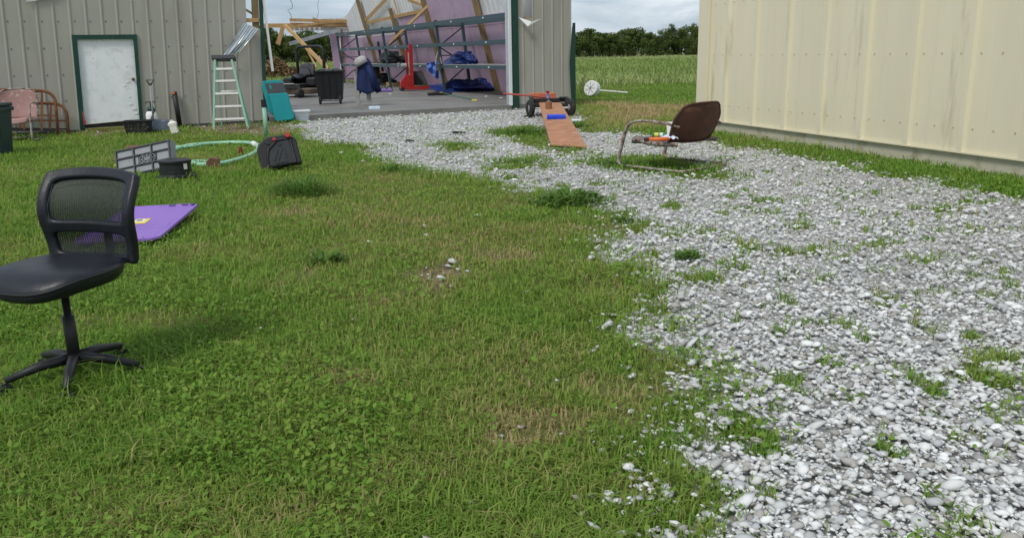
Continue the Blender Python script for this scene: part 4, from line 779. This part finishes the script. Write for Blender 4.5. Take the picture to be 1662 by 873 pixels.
# jacket on twin posts
jk = thing('post_stand', 'twin grey steel posts set in broken concrete under the jacket', 'stand', G(590, 172, ZS), R_(5))
for x in (-.15, .17): part('post', MB().box((x, 0, .5), (.12, .1, 1.0)), STEEL, jk, bevel=.005)
part('footing', MB().lathe([(.42, 0), (.36, .03), (.1, .05)], 11, sy=.5), CONC, jk)
def drape(a, b):
    th = a * 6.283; f_ = 1 + .16 * math.sin(th * 6 + b * 2) * b + .06 * math.sin(th * 11 + 1); r = (.09 + .23 * b ** .6) * f_; return (r * math.cos(th) * 1.0 + .10 + .05 * b, r * math.sin(th) * .62, 1.33 - .93 * b * (1 + .07 * math.sin(th * 3)))
jt = thing('jacket', 'navy blue jacket draped over the twin grey posts', 'jacket', G(590, 172, ZS), R_(5)); part('cloth', MB().grid(drape, 48, 14), NAVY, jt, smooth=True, solid=.012)
part('sleeve', MB().tube([(.20, -.16, 1.1), (.30, -.25, .85), (.36, -.27, .5)], [.07, .085, .075], 12), NAVY, jt, smooth=True)
cpq = thing('cap', 'pale grey cap sitting on top of the navy jacket', 'cap', G(590, 172, ZS) + Vector((.0, -.02, 1.24)), (0, R_(-28), 0)); part('crown', MB().lathe([(.19, -.10), (.19, 0), (.16, .09), (.08, .13), (.01, .135)], 18), GREYC, cpq, smooth=True); part('peak', MB().grid(lambda a, b: (-.16 - .13 * b, (a - .5) * .28, -.09 - .02 * b), 6, 3), GREYC, cpq, smooth=True, solid=.01)
solo('paint_can', MB().lathe([(.09, -.15), (.10, -.14), (.10, .14), (.09, .15)], 18, (0, 0, .1), Matrix.Rotation(R_(90), 3, 'Y')), M('pale_blue_can', (.45, .55, .62), .45, .2, 8), 'pale blue can lying at the edge of the slab', 'can', G(608, 184.5), R_(18), smooth=False, bevel=.006)
pt2 = thing('purple_tray', 'flat purple tray with black hooks lying on the slab', 'tray', G(618, 149, ZS), R_(4)); part('tray', MB().box((0, 0, .05), (.95, .5, .07)), PURPLE, pt2, bevel=.02)
for x in (.12, .36): part('hook', MB().tube([(x + .1 * math.cos(k * .45), -.1, .09 + .12 * math.sin(k * .45)) for k in range(8)], .016, 7), BLACKP, pt2, smooth=True)
br = thing('push_broom', 'green push broom lying on the slab', 'broom', G(714, 155, ZS), R_(14)); part('bristles', MB().box((0, 0, .05), (.85, .12, .09)), BLACKP, br, bevel=.02); part('head', MB().box((0, .07, .06), (.87, .04, .07)), DKGREEN, br); part('label_band', MB().box((.05, -.0, .1), (.1, .125, .012)), YELLOW, br)
hb = G(775, 164.5, ZS) - G(714, 155, ZS); ih = Matrix.Rotation(-R_(14), 3, 'Z') @ hb; part('handle', MB().tube([(.1, -.05, .07), (ih.x, ih.y, .02)], .016, 7), M('broom_green', (.02, .12, .06), .5), br); part('handle_tip', MB().tube([(ih.x - .15, ih.y + .1, .025), (ih.x, ih.y, .024)], .02, 7), YELLOW, br)
# red stacker
rs = thing('pallet_stacker', 'red manual pallet stacker on the slab by the racking', 'stacker', G(667, 147.5, ZS), R_(14))
for x, y_, h_ in ((-.10, .10, 1.55), (.06, 0, 1.75)): part('mast', MB().box((x, y_, .06 + h_ / 2), (.09 if y_ else .14, .12, h_)), RED, rs, bevel=.006)
part('mast_cross', MB().box((0, .05, 1.5), (.2, .05, .1)), RED, rs); part('pump_body', MB().prism([(-.42, .05), (.12, .05), (.12, .62), (-.22, .62), (-.42, .34)], -.12, .14), RED, rs, bevel=.015); part('cylinder', MB().tube([(-.02, .03, .6), (-.02, .03, 1.5)], .035, 10), STEEL, rs)
part('winch', MB().lathe([(.1, -.1), (.1, .1)], 14, (-.24, -.05, .98), Matrix.Rotation(R_(90), 3, 'Y')), STEEL, rs); part('winch_crank', MB().tube([(-.36, -.05, .98), (-.42, -.05, 1.08), (-.5, -.05, 1.08)], .018, 7), STEEL, rs)
for y in (-.28, .28): lg = part('outrigger', MB().box((.62, y, .10), (1.6, .09, .1)), RED, rs, bevel=.008); part('roller', MB().lathe([(.05, -.03), (.05, .03)], 12, (1.36, y, .05), Matrix.Rotation(R_(90), 3, 'X')), BLACKP, lg)
part('base_bar', MB().box((-.15, 0, .10), (.12, .62, .1)), RED, rs)
for y in (-.26, .26): part('rear_caster', MB().lathe([(.08, -.03), (.08, .03)], 14, (-.36, y, .08), Matrix.Rotation(R_(90), 3, 'X')), BLACKP, rs)

# ------------------------------------------------------------------ pallet racking along the leaning wall
RD = Vector((-.416, .909, 0)).normalized(); RA = G(722, 150, ZS); ru = Vector((RD.y, -RD.x, 0))
rk = thing('pallet_rack', 'long blue-grey steel pallet racking along the pink wall', 'rack', RA, math.atan2(ru.y, ru.x))      # local x = depth, y = along the wall
DEP, RT = 1.05, 2.5
FR = [-6.9, 0.0, 7.0, 15.6]; LN = .10
def rl(x, y, z): return (x - LN * z, y, z)
for t0 in FR:
    for x in (0, DEP): part('upright', MB().bar(rl(x, t0, 0), rl(x, t0, RT + .12), .10, .09, (0, 1, 0)), RACK, rk)
    for z0, z1, k in ((.25, .95, 0), (1.0, 1.65, 1), (1.7, 2.35, 0)): part('frame_brace', MB().bar(rl(.03 if k == 0 else DEP - .03, t0, z0), rl(DEP - .03 if k == 0 else .03, t0, z1), .04, .04, (0, 1, 0)), BLACKM, rk)
    for z in (.2, 1.35, 2.4): part('frame_tie', MB().bar(rl(.03, t0, z), rl(DEP - .03, t0, z), .035, .035, (0, 1, 0)), BLACKM, rk)
for a, b in zip(FR, FR[1:]):
    for z, th in ((RT, .15), (1.74, .12), (.95, .12)):
        for x in (-.03, DEP + .03): bm_ = part('beam', MB().bar(rl(x, a + .06, z), rl(x, b - .06, z), .05, th), RACK, rk)
        for q in (.33, .75): part('safety_clip', MB().box(rl(-.06, a + (b - a) * q, z), (.01, .09, .04)), PAPER, rk)
    part('shelf_deck', MB().box(rl(DEP / 2, (a + b) / 2, 1.02), (DEP - .08, b - a - .2, .02)), STEEL, rk)
def lump(name, mat, label, cat, loc, rx, ry, rz, seed, yaw=0, amp=.22):
    q = random.Random(seed); ph = [(q.uniform(1, 6), q.uniform(1, 6), q.uniform(0, 6), q.uniform(.3, 1)) for _ in range(7)]
    def f_(a, b):
        th, phi = a * 6.283, (b - .0) * 1.5708; r = 1 + amp * sum(k * math.sin(round(i) * th + j * phi * 2 + o_) for i, j, o_, k in ph) / 2.2
        r *= 1 + (q.uniform(-.09, .09) if 0 < b < 1 and 0 < a < 1 else 0)
        return (rx * r * math.cos(th) * max(0, math.cos(phi)) ** .8, ry * r * math.sin(th) * max(0, math.cos(phi)) ** .8, max(0, rz * math.sin(phi) * (1 + .35 * math.sin(3 * th + ph[0][2]) * math.cos(phi) + (q.uniform(-.14, .14) if 0 < b < 1 and 0 < a < 1 else 0))))
    return solo(name, MB().grid(f_, 40, 14), mat, label, cat, loc, yaw, smooth=False)
def onrack(x, y, z): return RA + ru * (x - LN * z) + RD * y + Vector((0, 0, z))
yaw_r = math.atan2(RD.y, RD.x)
lump('tarp_bundle', TARP, 'crumpled blue tarp bundle lying on the racking shelf', 'tarp', onrack(.5, -.9, 1.032), 1.0, .42, .40, 3, yaw_r, .3)
lump('floor_tarp', TARP, 'dark blue tarp heaped on the slab under the racking', 'tarp', G(770, 148, ZS), 1.25, .55, .42, 5, R_(14), .35)
lump('black_bags', BLACKP, 'black plastic bags heaped on the rear racking shelf', 'bags', onrack(.45, 7.9, 1.032), 1.4, .42, .5, 8, yaw_r, .3)
hp_ = PF(onrack(-.2, .35, 0), 0); hq = hp_.poly([(692, 103), (702, 97), (712, 99), (712, 131), (703, 124), (693, 114)])
def ht(a, b): p0 = Vector(hq[0]).lerp(Vector(hq[2]), a); p1 = Vector(hq[5]).lerp(Vector(hq[3]), a); p_ = p0.lerp(p1, b); return (p_.x, .05 * math.sin(a * 11 + b * 4) + .04 * math.sin(b * 9), p_.y)
solo('hanging_tarp', MB().grid(ht, 20, 20), TARPL, 'light blue tarp hanging off the racking beam', 'tarp', hp_.o, 0, solid=.006)
bkp = PF(onrack(-.28, .0, 0), 0); z0 = bkp.loc(712, 115)[1]; z1 = bkp.loc(712, 104)[1]; zt = bkp.loc(711, 84)[1]; xk = bkp.loc(712, 110)[0]
bu = thing('hanging_bucket', 'grey bucket hanging by its straps on the racking upright', 'bucket', bkp.o + Vector((xk, 0, z0))); part('pail', MB().lathe([(.09, 0), (.12, z1 - z0), (.13, z1 - z0)], 16), STEEL, bu, smooth=True)
for s in (-1, 1): part('strap', MB().tube([(s * .12, 0, z1 - z0), (s * .02, .05, zt - z0)], .018, 6), GREYC, bu)
lb_ = thing('lumber_stack', 'short pine boards lying on the slab behind the stacker legs', 'lumber', G(704, 142.5, ZS), R_(8))
for k, (x, y) in enumerate(((0, 0), (.1, .2), (-.1, .42))): part('board', MB().box((x, y, .06 + .001 * k), (2.3, .17, .09)), WOOD, lb_, bevel=.005)
solo('leaning_panel', MB().box((0, 0, .34), (1.1, .03, .75)), GREYD, 'dark grey panel leaning under the racking behind the stacker', 'panel', G(688, 140, ZS), (R_(-22), 0, R_(6)))
pm = thing('push_mower', 'dark old push mower parked under the rear racking', 'mower', G(624, 138.5, ZS), R_(30))
part('deck', rings(MB(), [(rr(.9, .7, .2), .1), (rr(.92, .72, .2), .28), (rr(.6, .5, .15), .34)]), BLACKM, pm, bevel=.01); part('engine', MB().lathe([(.2, .33), (.22, .5), (.12, .58)], 14), BLACKM, pm); part('bag', MB().box((-.4, .3, .6), (.5, .5, .65)), M('dark_bag', (.03, .035, .032), .9, .3, 8, bump=.4), pm, bevel=.1)
part('handle', MB().tube([(-.3, .2, .35), (-.55, .55, 1.05), (.2, .6, 1.08), (.35, .25, .35)], .02, 7), BLACKM, pm, smooth=True)
for x, y in ((-.42, -.3), (.42, -.3), (-.42, .3), (.42, .3)): part('wheel', MB().lathe([(.04, -.04), (.12, -.04), (.12, .04), (.04, .04)], 14, (x * 1.1, y, .12), Matrix.Rotation(R_(90), 3, 'Y')), RUBBER, pm)
solo('wood_offcut', MB().box((0, 0, .09), (1.2, .3, .16)), WOOD, 'pine offcut on the slab right of the old push mower', 'lumber', G(648, 139.5, ZS), R_(5), bevel=.006)
wp_ = wr(621, 66); solo('black_pole', MB().bar(wp(wp_[0], wp_[1], .25), wp(wr(630, 97)[0], wr(630, 97)[1] - .5, .45), .12, .05), BLACKM, 'black flat bar leaning on the pink wall behind the racking', 'bar')
for i, (x, y, z, lab) in enumerate(((633, 153.5, ZS, 'white scrap on the slab near the purple tray'), (789, 157.5, ZS, 'white scrap on the slab right of the broom'), (813, 160, ZS, 'white scrap on the slab near the right jamb'), (775, 350, 0, 'white pebble-sized scrap alone on the lawn'), (600, 393, 0, 'white scrap in the lawn near the bottom'))):
    solo('litter_scrap', MB().lathe([(.05, 0), (.07, .015), (.02, .035)], 7, sx=1.3, sy=.7), PAPER, lab, 'scrap', G(x, y, z), random.uniform(0, 3)).scale = (.8 if i < 3 else .45,) * 3
for (x, y, s, lab) in ((744, 217, .16, 'longer black debris strip lying on the gravel'), (665, 230.5, .08, 'small black debris piece lying on the gravel')): solo('debris_strip', MB().prism([(-s, 0), (s, 0), (s * .9, .035), (-s * .7, .045)], -.03, .03), BLACKP, lab, 'debris', G(x, y), R_(-25), bevel=.005)

# ------------------------------------------------------------------ plank ramp and cart
RAz = .31; pl0, pl1 = G(894, 236.5, .02), G(952, 240.5, .02); pu0, pu1 = G(874.5, 167.5, RAz), G(910, 168.5, RAz)
mb = MB(); mb.v = [pl0, pl1, pu1, pu0] + [q + Vector((0, 0, .022)) for q in (pl0, pl1, pu1, pu0)]; mb.f = [(0, 1, 2, 3), (7, 6, 5, 4), (0, 4, 5, 1), (1, 5, 6, 2), (2, 6, 7, 3), (3, 7, 4, 0)]
solo('plywood_plank', mb, PLY, 'long reddish plywood plank ramped from the gravel up onto the cart', 'plank')
def onplank(x, y):
    nrm = (pl1 - pl0).cross(pu0 - pl0).normalized(); return onplane(x, y, pl0 + Vector((0, 0, .022)), nrm)
ptilt = math.atan2(RAz, (pu0 - pl0).length); pyaw = math.atan2((pl1 - pl0).y, (pl1 - pl0).x)
solo('blue_block', MB().box((0, 0, .04), (.38, .2, .08)), BLUE, 'bright blue plastic box lying on the plank', 'box', onplank(903, 193), (ptilt, 0, R_(-4)), bevel=.012)
bcn = thing('brown_can', 'brown can standing on the upper end of the plank', 'can', onplank(890.5, 177)); part('body', MB().lathe([(.075, 0), (.078, .01), (.075, .15), (.06, .165)], 16), M('can_brown', (.24, .11, .055), .7, .2, 8), bcn); part('plunger', MB().lathe([(.02, .165), (.02, .2)], 8), STEEL, bcn)
KA = G(892, 189.5); kt = thing('utility_cart', 'black two-wheeled cart with orange tray under the plank end', 'cart', KA, R_(6))
part('axle', MB().tube([(-.46, 0, .2), (.46, 0, .2)], .022, 8), ALU, kt); part('frame', MB().box((0, .55, .26), (.72, 1.0, .08)), BLACKM, kt, bevel=.01); part('cross_bar', MB().box((.02, .3, .375), (.86, .12, .10)), BLACKM, kt, bevel=.02)
for x in (-.47, .50): wh = part('wheel', MB().lathe([(.08, -.04), (.17, -.06), (.205, -.03), (.205, .03), (.17, .06), (.08, .04)], 26, (x, 0, .205), Matrix.Rotation(R_(12 if x < 0 else 28), 3, 'Z') @ Matrix.Rotation(R_(90), 3, 'Y')), RUBBER, kt, smooth=True); part('hub', MB().lathe([(.08, -.045), (.08, .045)], 14, (x, 0, .205), Matrix.Rotation(R_(90), 3, 'Y')), STEEL, wh)
part('left_bracket', MB().box((-.42, .15, .36), (.08, .3, .28)), GREYD, kt, bevel=.02); part('fender', MB().tube([(.3, .25, .42), (.44, .05, .43), (.52, -.05, .36)], .035, 8), BLACKM, kt, smooth=True); part('jack_foot', MB().box((-.56, -.05, .03), (.14, .12, .03)), BLACKM, kt)
part('tray', MB().box((-.03, .95, .44), (.62, .4, .16)), M('faded_orange', (.5, .14, .06), .6, .2, 7), kt, bevel=.01); part('tray_stand', MB().box((-.03, .95, .32), (.4, .3, .09)), BLACKM, kt)
rp = PF(KA + Vector((0, .35, 0)), 0); a, b = rp.loc(816, 152), rp.loc(905, 160); solo('red_bar', MB().tube([rp.o + rp.ex * a[0] + Vector((0, 0, a[1])), rp.o + rp.ex * b[0] + Vector((0, 0, b[1]))], .022, 8), M('faded_red', (.40, .07, .05), .6, .2, 8), 'long faded red bar lying across the cart', 'bar')
q = rp.loc(889, 159.5); sc_ = thing('spray_can', 'small blue and white can with red top standing on the cart', 'can', rp.o + Vector((q[0], -.03, q[1]))); part('body', MB().lathe([(.04, 0), (.04, .1), (.025, .12)], 14), M('blue_white', (.25, .27, .5), .4, .9, 12), sc_); part('cap', MB().lathe([(.03, .12), (.05, .16), (.02, .18)], 10), RED, sc_)
solo('white_bottle', MB().lathe([(.03, -.13), (.045, -.11), (.045, .08), (.018, .12), (.018, .15)], 14, (0, 0, .045), Matrix.Rotation(R_(90), 3, 'Y')), M('pale_bottle', (.6, .63, .66), .4, .1), 'pale plastic bottle lying right of the plank', 'bottle', G(937, 200), R_(-10), smooth=True)
# round white reflector on a rod
fn = thing('round_sign', 'cracked white round disc on a rod lying in the grass beyond the shed', 'disc', G(961, 157.5), R_(-40)); part('drum', MB().lathe([(.26, -.11), (.27, -.10), (.27, .10), (.24, .11)], 26, (0, 0, .27), Matrix.Rotation(R_(72), 3, 'X')), M('weathered_white', (.68, .69, .68), .6, .1, 10, dirt=(.3, .3, .3), dscale=10, damt=.3), fn, bevel=.01)
for k in range(7): part('crack', MB().bar((0, -.112, .30), (.2 * math.cos(k * .9), -.112 + .065 * math.sin(k * .9), .30 + .2 * math.sin(k * .9)), .012, .006), GREYD, fn)
part('rod', MB().tube([(.2, .05, .22), (.95, .75, .12)], .028, 8), M('weathered_white2', (.66, .66, .64), .6, .15), fn)
# rusty lawn chair and what lies on it
rc = shell_chair('lawn_chair', 'rusty brown metal shell-back lawn chair turned away on the gravel', G(1099, 270), R_(-138), RUSTD, M('worn_seat_paint', (.20, .17, .16), .75, .25, 8, dirt=(.15, .06, .04), dscale=5, damt=.6), CHIP, (1.62, 1.36, 1.0), rim=RUSTD)
RM = Matrix.Translation(G(1099, 270)) @ Matrix.Rotation(R_(-138), 4, 'Z') @ Matrix.Diagonal((1.62, 1.36, 1.0, 1))
def onseat(x, y, z=.395): return RM @ Vector((x, y, z))
o = solo('orange_tube', MB().tube([(-.13, 0, 0), (.12, 0, 0)], .024, 12), ORANGE, 'orange caulk tube with black end lying on the rusty chair', 'tube', G(1070, 226, .43), R_(0), smooth=True); part('nozzle', MB().tube([(-.19, 0, 0), (-.13, 0, 0)], .021, 10), INK, o)
o = solo('striped_can', MB().tube([(-.10, 0, 0), (.10, 0, 0)], .03, 12), M('can_green', (.05, .28, .10), .4), 'green and yellow striped can lying on the rusty chair', 'can', G(1071, 219.5, .425), R_(-14), smooth=True); part('yellow_band', MB().tube([(-.07, 0, 0), (-.02, 0, 0)], .0315, 12), YELLOW, o); part('pale_band', MB().tube([(.0, 0, 0), (.04, 0, 0)], .0315, 12), PAPER, o)
solo('blue_white_bag', MB().grid(lambda a, b: ((a - .5) * .2, (b - .5) * .14, .02 + .05 * math.sin(a * 3.1) * math.sin(b * 3.1) + .012 * math.sin(a * 17 + b * 9)), 12, 9), M('bag_plastic', (.6, .65, .78), .35, .2, 14), 'crumpled white and blue plastic bag on the rusty chair', 'bag', G(1086, 227, .40), R_(10), solid=.004)
solo('paper_sheet', MB().box((0, 0, .1), (.12, .006, .22)), PAPER, 'white paper propped against the back of the rusty chair', 'paper', G(1091, 224, .40), (R_(-12), R_(-8), R_(-20)))
# brush pile behind the shed, dead weed stalks, weed clumps
bpq = G(452, 128); q = np.random.default_rng(5); nl = 5000; d = q.normal(size=(nl, 3)); d /= np.linalg.norm(d, axis=1)[:, None]; p = d * q.uniform(.5, 1, nl)[:, None] ** .5 * [2.6, 1.4, 1.25]; p[:, 2] = np.abs(p[:, 2]) * (1 + .3 * np.sin(p[:, 0] * 3)); a = q.normal(size=(nl, 3)) * .09; b = q.normal(size=(nl, 3)) * .05
BRM, _ = tintmat('dead_leaves', (.09, .055, .025), (.30, .20, .10), .85)
br_ = thing('brush_pile', 'heap of dead brown brush seen past the shed corner', 'brush', (bpq.x - .6, bpq.y, 0)); linkmesh('dead_leaves', bigmesh('dead_leaves', np.stack([p - a, p - b, p + a, p + b], 1).reshape(-1, 3), np.arange(nl * 4).reshape(-1, 4), BRM, np.repeat(q.random(nl), 4)), br_)
mb = MB()
for k in range(60): x, y = random.uniform(-2.3, 2.3), random.uniform(-1, 1); mb.tube([(x, y, 0), (x + random.uniform(-.6, .6), y + random.uniform(-.4, .4), random.uniform(.6, 1.6))], .015, 4)
part('branches', mb, BARK, br_)
ws = thing('dead_weed', 'thin dead weed stalks standing at the right corner of the shed', 'weed', G(938, 156)); 
for k in range(7):
    x = random.uniform(-.15, .2); part('stalk', MB().tube([(x, 0, 0), (x + random.uniform(-.1, .1), .02, .3), (x + random.uniform(-.2, .25), .05, random.uniform(.5, .8))], [.009, .007, .003], 5), M('dead_stalk', (.11, .085, .05), .9), ws)
def clump(x, y, n_, h_, rad, wd, label, mat, name='weed_clump', cat='weed', tone=.75):
    o = G(x, y); q = np.random.default_rng(int(x)); r = rad * q.random(n_) ** .8; th = q.uniform(0, 6.283, n_); X, Y = r * np.cos(th), r * np.sin(th) * .8; az = th + q.normal(0, .7, n_); h = h_ * q.uniform(.35, 1.2, n_) * (1.15 - .75 * r / rad); ln = q.uniform(.5, 1.2, n_); w2 = wd * q.uniform(.6, 1.3, n_)
    dx, dy = np.cos(az), np.sin(az); fx, fy = -dy * w2 / 2, dx * w2 / 2; P = lambda a, b, c: np.stack([a, b, c], 1); z = np.zeros(n_)
    v = np.stack([P(X - fx * .4, Y - fy * .4, z), P(X + fx * .4, Y + fy * .4, z), P(X + dx * h * ln * .5 + fx, Y + dy * h * ln * .5 + fy, h * .75), P(X + dx * h * ln * .5 - fx, Y + dy * h * ln * .5 - fy, h * .75), P(X + dx * h * ln * 1.2, Y + dy * h * ln * 1.2, h * .72)], 1).reshape(-1, 3)
    k = (np.arange(n_) * 5)[:, None]; tr = np.concatenate([k + [0, 1, 2], k + [0, 2, 3], k + [3, 2, 4]], 1).reshape(-1, 3)
    ob = linkmesh(name, bigmesh(name, v, tr, mat, np.repeat(np.clip(q.normal(tone, .15, n_), 0, 1), 5))); ob.location = o; tag(ob, label, cat, None)
    if rad > .55 or (x, y) in ((1000, 268), (925, 206)): ob['kind'] = 'stuff'
WEEDM, _ = tintmat('weed_leaves', (.10, .14, .035), (.13, .25, .045), .6, .4)
for a in ((490, 316, 420, .24, .40, .014, 'taller dark green grass tuft in the middle of the lawn'), (925, 330, 240, .16, .42, .04, 'broad-leaved green weed clump at the edge of the gravel'), (530, 428, 70, .13, .14, .03, 'small leafy weed in the lawn near the bottom'), (850, 217, 260, .14, .6, .03, 'leafy weed patch left of the plywood plank'), (925, 206, 260, .13, .5, .03, 'leafy weed patch right of the plywood plank'),
          (1000, 268, 160, .09, .45, .03, 'low leafy weed patch left of the rusty chair runner'), (640, 276, 150, .09, .45, .028, 'low leafy weeds along the left gravel edge'), (1118, 420, 130, .08, .11, .02, 'small weed tuft in the lower right gravel'), (1010, 360, 90, .07, .10, .02, 'small weed tuft in the gravel below the rusty chair'), (745, 236, 150, .06, .4, .02, 'sparse weed tuft in the middle of the gravel drive'), (840, 264, 250, .06, .7, .02, 'wide low weed patch in the gravel in front of the plank')):
    clump(*a, WEEDM)
